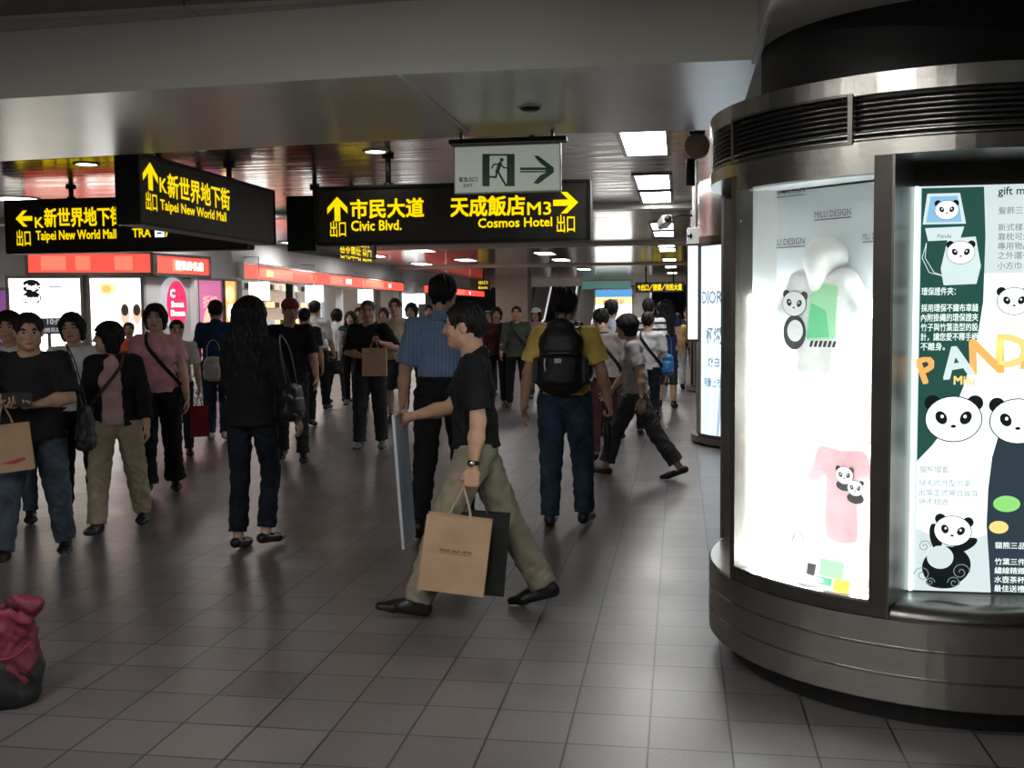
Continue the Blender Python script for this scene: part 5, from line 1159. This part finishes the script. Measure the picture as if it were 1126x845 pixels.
def paper_bag(top, w, h, d, yaw, label, mat='kraft', rope='kraft_rope', drop=.13, art=None, cat='paper bag', tilt=0., name='paper_bag', group=None):
    """shopping bag hung from a grip point: gusseted sack, two rope handles"""
    t = thing(name, label, cat, tuple(np.asarray(top, float)-V3(0, 0, drop+h)), yaw, group)
    hw, hd = w/2, d/2; m = MB()
    k = .010
    P = [(-hw, -hd, 0), (hw, -hd, 0), (hw, hd, 0), (-hw, hd, 0),
         (-hw*.99, -hd*.80, h), (hw*.99, -hd*.80, h), (hw*.99, hd*.80, h), (-hw*.99, hd*.80, h),
         (-hw+w*.045, 0, h*.98), (hw-w*.045, 0, h*.98), (-hw+w*.02, 0, h*.3), (hw-w*.02, 0, h*.3)]
    F = [(3, 2, 1, 0), (0, 1, 5, 4), (2, 3, 7, 6), (0, 4, 8, 10), (3, 10, 8, 7), (0, 10, 3), (1, 11, 9, 5), (2, 6, 9, 11), (1, 2, 11)]
    m.add(P, F, mat)
    m.add([(x*.985, y*.94, z-.002 if z > .05 else .006) for x, y, z in P], [f[::-1] for f in F], mat)   # inside
    if art: art(m, (V3(0, -hd, 0), V3(1, 0, 0), nrm(V3(0, hd*.2, h))), w, h)
    m.build('sack', t)
    for q in (-1, 1):
        m = MB(); rope_handle(m, V3(-w*.18, q*hd*.78, h-.03), V3(w*.18, q*hd*.78, h-.03), drop+.03, .0042, rope, V3(0, -q*hd*.74, 0)); m.build('handle', t)
    t.rotation_euler = (0, tilt, yaw)
    if tilt:                                     # swing about the grip
        Rm = Matrix.Rotation(yaw, 3, 'Z')@Matrix.Rotation(tilt, 3, 'Y'); t.location = Vector(tuple(top))-Rm@Vector((0, 0, drop+h))
    return t
def soft_bag(c, w, h, d, yaw, label, mat, cat='bag', name='shoulder_bag', handle=None, res=.008, lean=0., pocket=True):
    t = thing(name, label, cat, tuple(c), yaw)
    p = [Bone((0, 0, -h*.28), (0, 0, h*.30), (w*.50, d*.52), (w*.44, d*.36), (1, 0, 0), .02), Bone((-w*.3, 0, -h*.38), (w*.3, 0, -h*.38), (d*.44, h*.10), (d*.44, h*.10), (0, 1, 0), .03)]
    v, f = sdf_mesh(p, res, folds(.005, 24, int(w*1000))); obj_np('bag_body', v, f, [M(mat)], t)
    if pocket:
        p = [Bone((0, -d*.42, -h*.24), (0, -d*.36, h*.06), (w*.34, d*.18), (w*.32, d*.14), (1, 0, 0), .02)]; v, f = sdf_mesh(p, res); obj_np('pocket', v, f, [M(mat)], t)
    if handle is not None:
        m = MB(); m.tube(smooth_pts([(-w*.3, 0, h*.38), (-w*.26, lean*.6, h*.38+handle*.7), (0, lean, h*.38+handle), (w*.26, lean*.6, h*.38+handle*.7), (w*.3, 0, h*.38)]), .011, mat, 8, flat=.4); m.build('strap', t)
    return t
def backpack(I, label, mats=('nylon_black', 'nylon_grey'), k=1., name='backpack', logo=True):
    s = I['s']*k; yaw = math.atan2(I['Rw'][1][0], I['Rw'][0][0]); c = I['TS'](0, -.115*(.6+.4*I['g'])-.085*k, .265)
    t = thing(name, label, 'backpack', tuple(c), yaw)
    p = [Bone((0, -.0, -.17*s), (0, .01*s, .13*s), (.165*s, .088*s), (.140*s, .075*s), (1, 0, 0), .02), Bone((0, .01*s, .10*s), (0, .02*s, .215*s), (.135*s, .07*s), (.095*s, .055*s), (1, 0, 0), .03)]
    v, f = sdf_mesh(p, .007, folds(.003, 22, 3)); obj_np('pack_body', v, f, [M(mats[0])], t)
    p = [Bone((0, -.075*s, -.15*s), (0, -.068*s, -.01*s), (.125*s, .045*s), (.120*s, .040*s), (1, 0, 0), .02)]; v, f = sdf_mesh(p, .007, folds(.002, 22, 4)); obj_np('front_pocket', v, f, [M(mats[0])], t)
    p = [Bone((0, -.066*s, .065*s), (0, -.045*s, .135*s), (.105*s, .030*s), (.09*s, .028*s), (1, 0, 0), .02)]; v, f = sdf_mesh(p, .007); obj_np('upper_pocket', v, f, [M(mats[1])], t)
    for q in (-1, 1):
        p = [Bone((q*.165*s, -.0, -.15*s), (q*.165*s, 0, -.02*s), (.03*s, .055*s), (.026*s, .05*s), (1, 0, 0), .02)]; v, f = sdf_mesh(p, .007); obj_np('side_pocket', v, f, [M(mats[1])], t)
    Ri = np.array([[math.cos(yaw), math.sin(yaw), 0], [-math.sin(yaw), math.cos(yaw), 0], [0, 0, 1]])
    L_ = lambda x, y, z: Ri@(I['TS'](x, y, z)-np.asarray(c, float))
    for q in (-1, 1):
        g = .6+.4*I['g']
        P = [(q*.075*s, .045*s, .20*s), L_(q*.088, -.07*g, .475), L_(q*.095, .0, .512), L_(q*.105, .085*g, .44), L_(q*.135, .125*g, .30), L_(q*.165, .075*g, .15), L_(q*.17, -.04, .09), (q*.14*s, .03*s, -.16*s)]
        m = MB(); m.tube(smooth_pts(P), .030*s, mats[0], 8, flat=.32); m.build('shoulder_strap', t)
    m = MB()
    m.tube(smooth_pts([(-.125*s, -.085*s, .02*s), (-.06*s, -.112*s, .035*s), (.06*s, -.112*s, .035*s), (.125*s, -.085*s, .02*s)]), .005, 'steel_dark', 6); m.build('zip', t)
    if logo:
        m = MB(); m.b2((-.024*s, -.1225*s, -.03*s), (.024*s, -.112*s, .0*s), 'print_white'); m.text((V3(0, -.1228*s, 0), V3(1, 0, 0), V3(0, 0, 1)), 'ALPS', 0, -.02*s, .012, 'ink_black', .0005, 'c'); m.build('badge', t)
    m = MB(); m.tube(smooth_pts([(-.03*s, .03*s, .262*s), (-.025*s, .035*s, .30*s), (.025*s, .035*s, .30*s), (.03*s, .03*s, .262*s)]), .008, mats[1], 8); m.build('grab_handle', t)
    m = MB(); m.tube(smooth_pts([(-.09*s, -.105*s, .0), (-.092*s, -.118*s, -.04*s), (-.085*s, -.12*s, -.085*s)]), .006, 'print_white', 6); m.build('zip_cord', t)
    return t
GRIP = (1.15, .95)
# --- man in front, walking to the left with two bags -------------------------------------------------
S = person(at(526, 674), 1.70, 99, 'man in black polo shirt and khaki trousers striding left across the foreground', dict(
    legL=(25, 7, -14), legR=(-22, 6, 12), lean=2, twist=0, head=(-4, -4, 0), hair='short', girth=1.02, headfollow=0,
    armL=dict(f=-5, ab=10, e=12, curl=GRIP, thumb=1), armR=dict(to=(.12, .36, 1.03), pole=(.6, -.6, -.7), curl=(1.0, .8), thumb=.9, th=(-.3, .2, 1)),
    shirt=dict(mat='cloth_black', name='polo_shirt', hem=-.005, loose=1.06, sleeve=.80, cuff=1.12), pants=dict(mat='cloth_khaki', w=1.22), shoes=dict(mat='shoe_black'), skin=(.52, .31, .215)), lod=0)
wr = S['wrist']['L']; dv = S['hdir']['L']
m = MB(); a_ = wr-dv*.035; m.tube([tuple(a_-dv*.011), tuple(a_+dv*.011)], .031, 'leather_black', 18); nv = nrm(np.cross(dv, V3(1, .1, 0))); m.tube([tuple(a_+nrm(V3(-.15, -1, 0))*.027), tuple(a_+nrm(V3(-.15, -1, 0))*.038)], .017, 'steel_bright', 18)
o = m.build('wristwatch'); tag(o, 'black strapped watch on the wrist of the man with two bags', 'watch')
def logo1(m, F, w_, h_):
    [m.tube([F[0]+F[1]*(w_*(-.24+.48*i/40))+F[2]*(h_*.56+.010*math.sin(i*1.9)*(1 if i % 7 else .2))-V3(0, .001, 0) for i in range(k0, k1)], .0016, 'print_brown', 5) for k0, k1 in ((0, 13), (15, 26), (28, 41))]; m.slab(F, [(-w_*.24, h_*.515), (w_*.24, h_*.515), (w_*.24, h_*.52), (-w_*.24, h_*.52)], 0, .0008, 'print_brown')
gp = S['grip']['L']
paper_bag(gp+V3(-.03, -.04, .0), .33, .38, .10, .13, 'large kraft paper bag with brown lettering held by the striding man', art=logo1, tilt=.13, drop=.15)
paper_bag(gp+V3(.015, .105, .0), .36, .42, .09, .13, 'black paper bag hanging just behind the big kraft bag', 'paper_black', 'nylon_grey', tilt=.09, drop=.15)
gp = S['grip']['R']
t = thing('poster_board', 'thin pale blue board carried upright by the striding man', 'board', (gp[0], gp[1], gp[2]), 0)
m = MB(); u_ = nrm(V3(-.075, 1, 0)); m.box((0.03, .03, -.30), (.34, .70, .012), 'board_pale', u=u_, v=nrm(V3(-.06, 0, 1))); m.build('sheet', t)
m = MB(); nn_ = nrm(np.cross(u_, nrm(V3(-.06, 0, 1)))); m.box(V3(.03, .03, -.30)+nn_*.0075, (.33, .68, .003), 'board_blue', u=u_, v=nrm(V3(-.06, 0, 1))); m.box(V3(.03, .03, -.30)-nn_*.0075, (.33, .68, .003), 'board_blue', u=u_, v=nrm(V3(-.06, 0, 1))); m.build('print', t)
# --- blue shirt behind him --------------------------------------------------------------------------
R = person(at(489, 588), 1.86, 2, 'tall man in blue striped short-sleeved shirt walking away behind the striding man', dict(
    legL=(-12, 14, 20), legR=(16, 6, -8), lean=2, head=(-8, 0, 0), hair='short', girth=1.05, armL=dict(f=-8, ab=12, e=14), armR=dict(f=6, ab=9, e=22),
    shirt=dict(mat='cloth_bluestripe', hem=.10, sleeve=.92, loose=1.10, cuff=1.15), pants=dict(mat='cloth_black', w=1.12, belt=1, top=.125), skin=(.50, .30, .21)), lod=0)
# --- yellow shirt and backpack -------------------------------------------------------------------------
Vv = person(at(622, 580), 1.76, -2, 'man in yellow T-shirt and jeans with a black backpack, walking away', dict(
    legL=(2, 4, 0), legR=(12, 12, -3, 3), lean=3, head=(0, 6, 0), hair='short', girth=1.16, armL=dict(f=-4, ab=17, e=10), armR=dict(f=4, ab=17, e=16, curl=GRIP),
    shirt=dict(mat='cloth_yellow', hem=.01, sleeve=.72, loose=1.08, cuff=1.22), pants=dict(mat='jeans_blue', w=1.22), shoes=dict(mat='shoe_black', sole='shoe_sole_dark'), skin=(.48, .29, .20)), lod=0)
backpack(Vv, 'black backpack with a small white badge on the man in yellow', k=1.)
gp = Vv['grip']['R']
t = thing('folded_umbrella', 'black folded umbrella hanging from the hand of the man in yellow', 'umbrella', tuple(gp), 0)
m = MB(); m.lathe((0, 0, 0), [(.004, -.34), (.010, -.32), (.026, -.25), (.034, -.15), (.030, -.08), (.014, -.05), (.012, -.03)], 'nylon_black', 14); m.build('canopy', t)
m = MB(); m.tube([(0, 0, -.05), (0, 0, .05)], .012, 'leather_black', 12); m.lathe((0, 0, .05), [(.012, 0), (.018, .008), (.012, .02), (0, .022)], 'leather_black', 14); m.build('handle', t)
# --- long black hair ------------------------------------------------------------------------------------
I1 = person(at(280, 603), 1.70, -6, 'woman with very long black hair in black jacket and dark cropped jeans, seen from behind', dict(
    fem=1, legL=(-3, 5, 4, -1), legR=(14, 26, 4, -1), lean=2, head=(0, 3, 0), hair='long', hairlen=.56, girth=1.0, armL=dict(f=10, ab=8, e=30), armR=dict(f=6, ab=16, e=16),
    shirt=dict(mat='cloth_black', name='jacket', hem=-.10, sleeve=1.70, loose=1.12), pants=dict(mat='jeans_dark', w=.98, len=.92), shoes=dict(mat='shoe_black', low=1), skin=(.50, .32, .23)), lod=0)
for q in (0, 1): pass
soft_bag(I1['T'](.275, .06, .06), .26, .26, .12, -6*D2R+math.pi/2, 'black shoulder bag with a metal clasp on the long-haired woman', 'leather_black', handle=.34, lean=.075)
m = MB()
# --- group at the left --------------------------------------------------------------------------------------
B1 = person(at(42, 614), 1.64, 203, 'heavy man in black T-shirt and jeans walking forward, looking down at what he holds', dict(
    girth=1.34, shoulder=1.08, facew=1.08, legL=(-10, 6, 2, 5), legR=(20, 6, -8, 7), lean=3, head=(12, -8, 0), hair='short', armL=dict(to=(-.08, .30, 1.07), pole=(-1, -.5, -.5), curl=(.8, .6)), armR=dict(to=(.10, .33, 1.08), pole=(1, -.5, -.5), curl=(.8, .6)),
    shirt=dict(mat='cloth_black2', hem=-.09, sleeve=.92, loose=1.10, collar=0, cuff=1.2), pants=dict(mat='jeans_mid', w=1.30), shoes=dict(mat='shoe_black', sole='shoe_sole_white'), skin=(.50, .31, .22)), lod=0)
Tf = lambda x, y, z: B1['TS'](x, y, z)
gp = (B1['grip']['L']+B1['grip']['R'])/2
t = thing('wallet', 'dark open wallet held at the chest by the heavy man', 'wallet', tuple(gp+V3(0, 0, .02)), 203*D2R)
m = MB(); m.box((0, .02, 0), (.17, .012, .09), 'leather_black', bevel=.003); m.build('cover', t); m = MB(); m.box((.0, -.004, .012), (.13, .018, .05), 'nylon_white', bevel=.002); m.build('papers', t)
def logo2(m, F, w_, h_): m.slab(F, [(-w_*.2, h_*.2), (w_*.12, h_*.16), (w_*.36, h_*.24), (w_*.3, h_*.28)], 0, .001, 'print_red')
el, wr = B1['el']['L'], B1['wrist']['L']
el2, wr2 = B1['el']['R'], B1['wrist']['R']
paper_bag(wr2*.85+el2*.15+V3(0, 0, .0)+V3(.03, -.03, 0), .27, .29, .10, .55, 'kraft paper bag with a red mark hanging from the heavy man forearm', art=logo2, drop=.13, tilt=-.08)
soft_bag(B1['T'](-.335, .0, -.03), .28, .32, .12, 203*D2R+math.pi/2, 'black shoulder bag at the hip of the heavy man', 'nylon_black', handle=.42, lean=-.10)
A1 = person(at(20, 572), 1.63, 205, 'woman in white top with a dark strap at the left edge behind the heavy man', dict(fem=1, legL=(10, 8, 0), legR=(-8, 8, 6), hair='fluffy', head=(-5, 0, 0), shirt=dict(mat='cloth_white', hem=-.05, sleeve=.7), pants=dict(mat='jeans_mid')), lod=1)
cross_strap(A1, 1, A1['root'], 'nylon_black', .022)
C1 = person(at(90, 570), 1.61, 212, 'woman in white collared blouse and black trousers with short hair behind the heavy man', dict(fem=1, girth=1.04, legL=(8, 10, 0), legR=(-8, 10, 10), head=(-14, 0, 4), hair='mid', shirt=dict(mat='cloth_white', hem=-.03, sleeve=.62, loose=1.05), pants=dict(mat='cloth_black', w=1.05), skin=(.50, .32, .23)), lod=0)
D1_ = person(at(132, 582), 1.57, 196, 'woman with bobbed hair in black jacket over a pale top and khaki trousers', dict(fem=1, legL=(-16, 6, 6, 3), legR=(18, 8, -10, 3), lean=2, head=(-75, 2, 0), hair='bob', armL=dict(f=-6, ab=12, e=20), armR=dict(f=14, ab=9, e=16),
    shirt=dict(mat='cloth_rose', hem=-.05, sleeve=.5), over=dict(mat='cloth_black', hem=-.06, sleeve=1.72, gap=.085), pants=dict(mat='cloth_khaki2', w=1.32), shoes=dict(mat='shoe_black'), skin=(.50, .32, .23)), lod=0)
cross_strap(D1_, -1, D1_['root'], 'leather_brown', .014, off=.172)
E1 = person(at(178, 541), 1.68, 204, 'woman in pink polo shirt and black trousers with a dark diagonal strap', dict(fem=1, girth=1.08, legL=(-6, 8, 6), legR=(12, 6, -6), head=(-6, 2, 0), hair='mid', armL=dict(f=0, ab=12, e=10), armR=dict(f=4, ab=12, e=14),
    shirt=dict(mat='cloth_pink', hem=-.02, sleeve=.66, cuff=1.15, loose=1.04), pants=dict(mat='cloth_black', w=1.30, flare=1), shoes=dict(mat='shoe_black'), skin=(.55, .36, .27)), lod=0)
cross_strap(E1, 1, E1['root'], 'nylon_black', .024)
F1 = person(at(199, 500), 1.53, 202, 'person in cream T-shirt with short black hair just behind the woman in pink', dict(girth=1.0, legL=(10, 6, 0), legR=(-8, 8, 6), head=(4, 0, 0), hair='short', armL=dict(f=6, ab=10, e=10, curl=GRIP), shirt=dict(mat='cloth_cream', hem=-.04, sleeve=.8, collar=0), pants=dict(mat='cloth_charcoal'), skin=(.52, .34, .24)), lod=1)
paper_bag(F1['grip']['L']+V3(.02, -.02, 0), .20, .34, .09, .5, 'narrow dark red bag hanging beside the woman in pink', 'cloth_red', 'nylon_black', drop=.14, cat='bag', name='tote_bag')
G1_ = person(at(146, 470), 1.48, 200, 'person in orange top far behind, between the bobbed woman and the woman in pink', dict(fem=1, hair='short', legL=(6, 6, 0), shirt=dict(mat='cloth_orange', sleeve=.6, collar=0), pants=dict(mat='cloth_dkgrey')), lod=2)
H1 = person(at(241, 484), 1.76, 14, 'man in navy shirt and blue jeans seen from behind by the pink poster', dict(legL=(6, 6, 0), legR=(-8, 10, 8), head=(10, 0, 0), hair='short', girth=1.08, armL=dict(f=10, ab=12, e=40), armR=dict(f=2, ab=10, e=16), shirt=dict(mat='cloth_navy', hem=-.01, sleeve=.85, loose=1.06), pants=dict(mat='jeans_blue', w=1.2), shoes=dict(mat='shoe_white', sole='shoe_sole_white')), lod=1)
soft_bag(H1['T'](.0, -.20, -.06), .26, .32, .13, 14*D2R, 'white shoulder bag on the back of the man in navy', 'nylon_white', handle=.22)
J1 = person(at(322, 507), 1.75, 196, 'man in red cap and black shirt standing behind the long-haired woman', dict(girth=1.12, legL=(6, 6, 0), legR=(-8, 8, 6), head=(20, -4, 0), hair='crop', cap=dict(mat='cap_red'), armL=dict(f=6, ab=13, e=20), armR=dict(f=8, ab=12, e=40), shirt=dict(mat='cloth_black', hem=-.04, sleeve=.9, loose=1.08, cuff=1.15), pants=dict(mat='cloth_charcoal', w=1.15), skin=(.47, .28, .20)), lod=1)
K1 = person(at(337, 468), 1.66, 10, 'dark-haired person in black half hidden between the red cap and the white shirt', dict(hair='short', legL=(10, 6, 0), legR=(-10, 8, 8), shirt=dict(mat='cloth_offblack', sleeve=.8), pants=dict(mat='cloth_black')), lod=2)
L1 = person(at(348, 452), 1.80, 4, 'man in white shirt and black trousers walking away under the second lantern', dict(legL=(-14, 22, 30), legR=(14, 6, -6), hair='short', head=(0, 4, 0), armL=dict(f=-6, ab=9, e=12), armR=dict(f=8, ab=9, e=24, curl=GRIP), shirt=dict(mat='cloth_white2', hem=.0, sleeve=.92, loose=1.08), pants=dict(mat='cloth_black', w=1.1), shoes=dict(mat='shoe_black', sole='shoe_sole_white')), lod=1)
soft_bag(L1['grip']['R']+V3(.0, .02, -.15), .30, .22, .12, .3, 'black handbag carried by the man in white shirt', 'leather_black', handle=.10)
M1 = person(at(371, 443), 1.64, -18, 'person in white blouse and dark trousers just beyond the man in white shirt', dict(fem=1, legL=(-8, 8, 8), legR=(8, 4, 0), hair='mid', shirt=dict(mat='cloth_white2', sleeve=1.4, hem=-.02), pants=dict(mat='cloth_black')), lod=2)
N1 = person(at(388, 446), 1.60, 192, 'woman with long hair in dark vest over white sleeves beside the bald man', dict(fem=1, legL=(8, 6, 0), legR=(-8, 8, 6), hair='long', head=(-8, 0, 0), armL=dict(f=8, ab=10, e=30), shirt=dict(mat='cloth_whitegrey', sleeve=1.8), over=dict(mat='cloth_charcoal', sleeve=.05, gap=.06, name='vest'), pants=dict(mat='cloth_black')), lod=2)
N2 = person(at(397, 440), 1.66, 188, 'brown-haired person in grey between the long-haired vest woman and the bald man', dict(hair='mid', hairmat='hair_brown', shirt=dict(mat='cloth_grey', sleeve=.8), pants=dict(mat='cloth_charcoal')), lod=2)
O1 = person(at(408, 494), 1.73, 188, 'bald man in open black shirt and dark grey trousers holding up a paper bag', dict(girth=1.10, legL=(-4, 6, 4), legR=(10, 6, -4), hair='crop', hairmat='hair_grey', head=(4, -6, 0), armL=dict(to=(-.16, .30, 1.22), pole=(-.8, -.4, -.7), curl=GRIP), armR=dict(to=(.02, .25, 1.06), pole=(1, -.4, -.5)),
    shirt=dict(mat='cloth_black', hem=-.06, sleeve=.95, loose=1.10, cuff=1.2), pants=dict(mat='cloth_charcoal', w=1.28), shoes=dict(mat='shoe_grey'), skin=(.48, .29, .21)), lod=1)
paper_bag(O1['grip']['L']+V3(0, -.03, 0), .27, .31, .10, .15, 'kraft paper bag held at chest height by the bald man', drop=.11)
P1 = person(at(437, 466), 1.78, 186, 'tall man in beige shirt and dark shorts behind the bald man', dict(legL=(8, 6, 0), legR=(-8, 8, 6), hair='short', hairmat='hair_brown', armR=dict(f=10, ab=10, e=60), shirt=dict(mat='cloth_beige', hem=-.06, sleeve=.85, loose=1.05), pants=dict(mat='cloth_dkgrey', name='shorts', w=1.35, len=.02), shoes=dict(mat='shoe_black'), skin=(.52, .34, .25)), lod=1)
Q1 = person(at(455, 452), 1.72, 190, 'person in grey-green shirt with tousled hair next to the blue striped shirt', dict(legL=(-6, 6, 4), legR=(10, 6, 0), hair='mid', head=(-14, 0, 0), shirt=dict(mat='cloth_taupe', sleeve=.85, hem=-.04), pants=dict(mat='cloth_charcoal'), shoes=dict(mat='shoe_black')), lod=1)
Q2 = person(at(474, 438), 1.70, 186, 'dark-haired person far back beside the tall blue shirted man', dict(hair='short', shirt=dict(mat='cloth_dkgrey', sleeve=.9), pants=dict(mat='cloth_black')), lod=2)
Q3 = person(at(424, 432), 1.66, 184, 'dark-haired woman far back just over the bald man shoulder', dict(fem=1, hair='bob', shirt=dict(mat='cloth_offblack', sleeve=.9), pants=dict(mat='cloth_black')), lod=2)
# --- middle distance ---------------------------------------------------------------------------------------------
T1 = person(at(569, 448), 1.66, 186, 'short-haired man in grey-green camouflage jacket and black trousers facing us', dict(girth=1.1, legL=(4, 4, 0, 4), legR=(-2, 4, 0, 4), hair='crop', armL=dict(f=16, ab=12, e=60), armR=dict(f=10, ab=10, e=30), shirt=dict(mat='cloth_camo', sleeve=1.8, hem=-.08, loose=1.1), pants=dict(mat='cloth_black', w=1.1), skin=(.50, .28, .20)), lod=1)
cross_strap(T1, 1, T1['root'], 'nylon_black', .022)
T2 = person(at(547, 446), 1.64, 190, 'dark-haired person in black and maroon left of the man in camouflage', dict(fem=1, hair='mid', legL=(8, 6, 0), legR=(-6, 8, 6), shirt=dict(mat='cloth_maroon', sleeve=1.7, hem=-.06), pants=dict(mat='cloth_black'), skin=(.45, .27, .20)), lod=1)
T3 = person(at(538, 434), 1.58, 184, 'person in black far back near the stone pillar', dict(hair='short', shirt=dict(mat='cloth_black', sleeve=1.6), pants=dict(mat='cloth_charcoal')), lod=2)
U1 = person(at(591, 438), 1.62, 188, 'woman in white cap and rose top beside the shoulder of the man in yellow', dict(fem=1, hair='bob', cap=dict(mat='cap_white'), head=(-20, 0, 0), shirt=dict(mat='cloth_rose', sleeve=.9), pants=dict(mat='cloth_charcoal'), legL=(8, 6, 0)), lod=2)
W2 = person(at(664, 506), 1.63, 8, 'man in taupe shirt with a dark strap, his head bowed beside the yellow shirt', dict(legL=(-10, 10, 10), legR=(12, 6, -6), hair='short', head=(14, -14, 0), lean=8, girth=1.08, shirt=dict(mat='cloth_taupe', sleeve=.85, hem=-.03, loose=1.08), pants=dict(mat='cloth_maroon', w=1.05)), lod=1)
W1 = person(at(672, 482), 1.72, 4, 'man in pale lilac shirt with a black diagonal strap walking away', dict(legL=(10, 6, 0), legR=(-8, 10, 8), hair='short', head=(-14, 0, 0), shirt=dict(mat='cloth_plaid', sleeve=.85, hem=-.02, loose=1.06), pants=dict(mat='cloth_charcoal')), lod=1)
cross_strap(W1, -1, W1['root'], 'nylon_black', .024)
cross_strap(W2, -1, W2['root'], 'nylon_black', .020)
X1 = person(at(700, 525), 1.63, 86, 'woman in grey T-shirt and dark cropped trousers striding left past the man in yellow', dict(fem=1, legL=(-27, 8, 16), legR=(29, 12, -8), lean=5, head=(4, -10, 0), hair='mid', armL=dict(f=-20, ab=10, e=18), armR=dict(f=20, ab=8, e=20),
    shirt=dict(mat='cloth_grey', hem=-.05, sleeve=.72, loose=1.10, collar=0, cuff=1.2), pants=dict(mat='cloth_dkgrey', w=1.2, len=.86), shoes=dict(mat='shoe_black', low=1), skin=(.52, .33, .24)), lod=0)
m = MB(); wr = X1['wrist']['L']; dv = X1['hdir']['L']; a_ = wr-dv*.02; m.tube([tuple(a_-dv*.009), tuple(a_+dv*.009)], .029, 'leather_brown', 16); m.tube([tuple(a_+V3(0, -.025, 0)), tuple(a_+V3(0, -.036, 0))], .014, 'steel_bright', 14); o = m.build('wristwatch'); tag(o, 'small watch on the wrist of the woman in grey', 'watch')
Y1 = person(at(713, 462), 1.74, -4, 'man in white T-shirt with broad dark stripes seen from behind', dict(legL=(8, 6, 0), legR=(-8, 8, 8), hair='short', shirt=dict(mat='cloth_widestripe', sleeve=.75, hem=-.03), pants=dict(mat='jeans_mid'), shoes=dict(mat='shoe_black')), lod=1)
Y2 = person(at(712, 480), 1.56, -6, 'person in white T-shirt with dark backpack straps behind the woman in grey', dict(legL=(10, 6, 0), legR=(-8, 8, 6), hair='short', shirt=dict(mat='cloth_white', sleeve=.75, collar=0), pants=dict(mat='jeans_dark')), lod=1)
cross_strap(Y2, -1, Y2['root'], 'nylon_black', .026)
soft_bag(Y2['T'](.27, .0, .05), .16, .22, .18, 0, 'bright blue bag at the hip of the white T-shirt by the woman in grey', 'nylon_blue', handle=.3)
Z1 = person(at(733, 449), 1.73, -2, 'tall woman with long dark hair in navy dress walking away', dict(fem=1, hair='long', legL=(6, 6, 0), shirt=dict(mat='cloth_navy', name='dress', sleeve=.3, hem=-.30, loose=1.1, collar=0), pants=dict(mat='cloth_charcoal', len=.3)), lod=1)
Z2 = person(at(745, 428), 1.50, -2, 'person in sleeveless yellow top and pale trousers near the hanging post', dict(fem=1, girth=1.12, hair='short', legL=(8, 6, 0), legR=(-8, 10, 10), armL=dict(f=0, ab=12, e=10), armR=dict(f=6, ab=12, e=60), shirt=dict(mat='cloth_yellow2', sleeve=.25, hem=-.06, loose=1.06, collar=0), pants=dict(mat='cloth_whitegrey', w=1.2)), lod=1)
Z3 = person(at(726, 424), 1.72, -2, 'man in black far back between the navy dress and the yellow top', dict(hair='short', shirt=dict(mat='cloth_black', sleeve=.9), pants=dict(mat='cloth_black')), lod=2)
Z4 = person(at(756, 420), 1.60, 176, 'person in dark clothes deep in the hall beside the display columns', dict(hair='short', shirt=dict(mat='cloth_charcoal', sleeve=.9), pants=dict(mat='cloth_charcoal')), lod=2)
# --- things on the floor ----------------------------------------------------------------------------------------------
t = thing('luggage_cart', 'folded metal luggage cart standing beside the man in navy', 'cart', (*at(221, 462), 0), .4)
m = MB()
for q in (-1, 1): m.tube([(q*.17, 0, .10), (q*.17, .03, .55), (q*.15, .05, .95)], .012, 'steel_bright', 8)
m.tube([(-.15, .05, .95), (.15, .05, .95)], .014, 'steel_bright', 8)
for z in (.25, .45, .65): m.tube([(-.17, .02, z), (.17, .02, z)], .009, 'steel_bright', 8)
m.build('frame', t)
m = MB(); [m.tube([(x, 0, .10), (x, -.30, .09)], .010, 'steel_bright', 8) for x in (-.17, 0, .17)]; m.tube([(-.17, -.30, .09), (.17, -.30, .09)], .010, 'steel_bright', 8); m.build('platform', t)
for q in (-1, 1): m = MB(); m.tube([(q*.19, 0, .075), (q*.225, 0, .075)], .075, 'rubber', 18); m.build('wheel', t)
# red cloth bag at the left edge, close to the camera
t = thing('red_bag', 'crumpled red cloth bag with a black base at the lower left edge', 'bag', (*at(2, 772), 0), .15)
def crumple(P): return folds(.011, 15, 8)(P)+folds(.005, 36, 5)(P)
p = [Bone((0, 0, .12), (-.01, 0, .30), (.16, .13), (.15, .11), (1, 0, 0), .03), Bone((-.02, 0, .30), (.0, -.01, .385), (.155, .12), (.165, .10), (1, 0, 0), .03), Bone((-.14, -.02, .40), (.15, -.02, .42), .035, .028, None, .03), Bone((.02, -.1, .33), (.16, -.02, .40), .03, .03, None, .03),
     Bone((.0, 0, .36), (0, 0, .47), (.125, .075), (.14, .085), (1, 0, 0), .02, '-')]
v, f = sdf_mesh(p, .006, crumple); o = obj_np('bag_body', v, f, [M('red_fabric'), M('red_lining')], t)
cz = v[f].mean(1); o.data.polygons.foreach_set('material_index', ((np.hypot(cz[:, 0]/.13, cz[:, 1]/.08) < 1.02) & (cz[:, 2] > .34)).astype(np.int32))
p = [Bone((0, 0, .07), (0, 0, .13), (.165, .135), (.170, .138), (1, 0, 0), .03), Half((0, 0, .0), (0, 0, -1))]
v, f = sdf_mesh(p, .007, folds(.006, 20, 2)); obj_np('base', v, f, [M('nylon_black')], t)
m = MB(); m.tube(smooth_pts([(-.12, -.13, .22), (-.02, -.165, .26), (.10, -.15, .23), (.16, -.06, .27)]), .012, 'red_fabric', 8, flat=.5); m.build('strap', t)
print('script time %.1f s, objects %d' % (time.time()-T0, len(bpy.data.objects)))
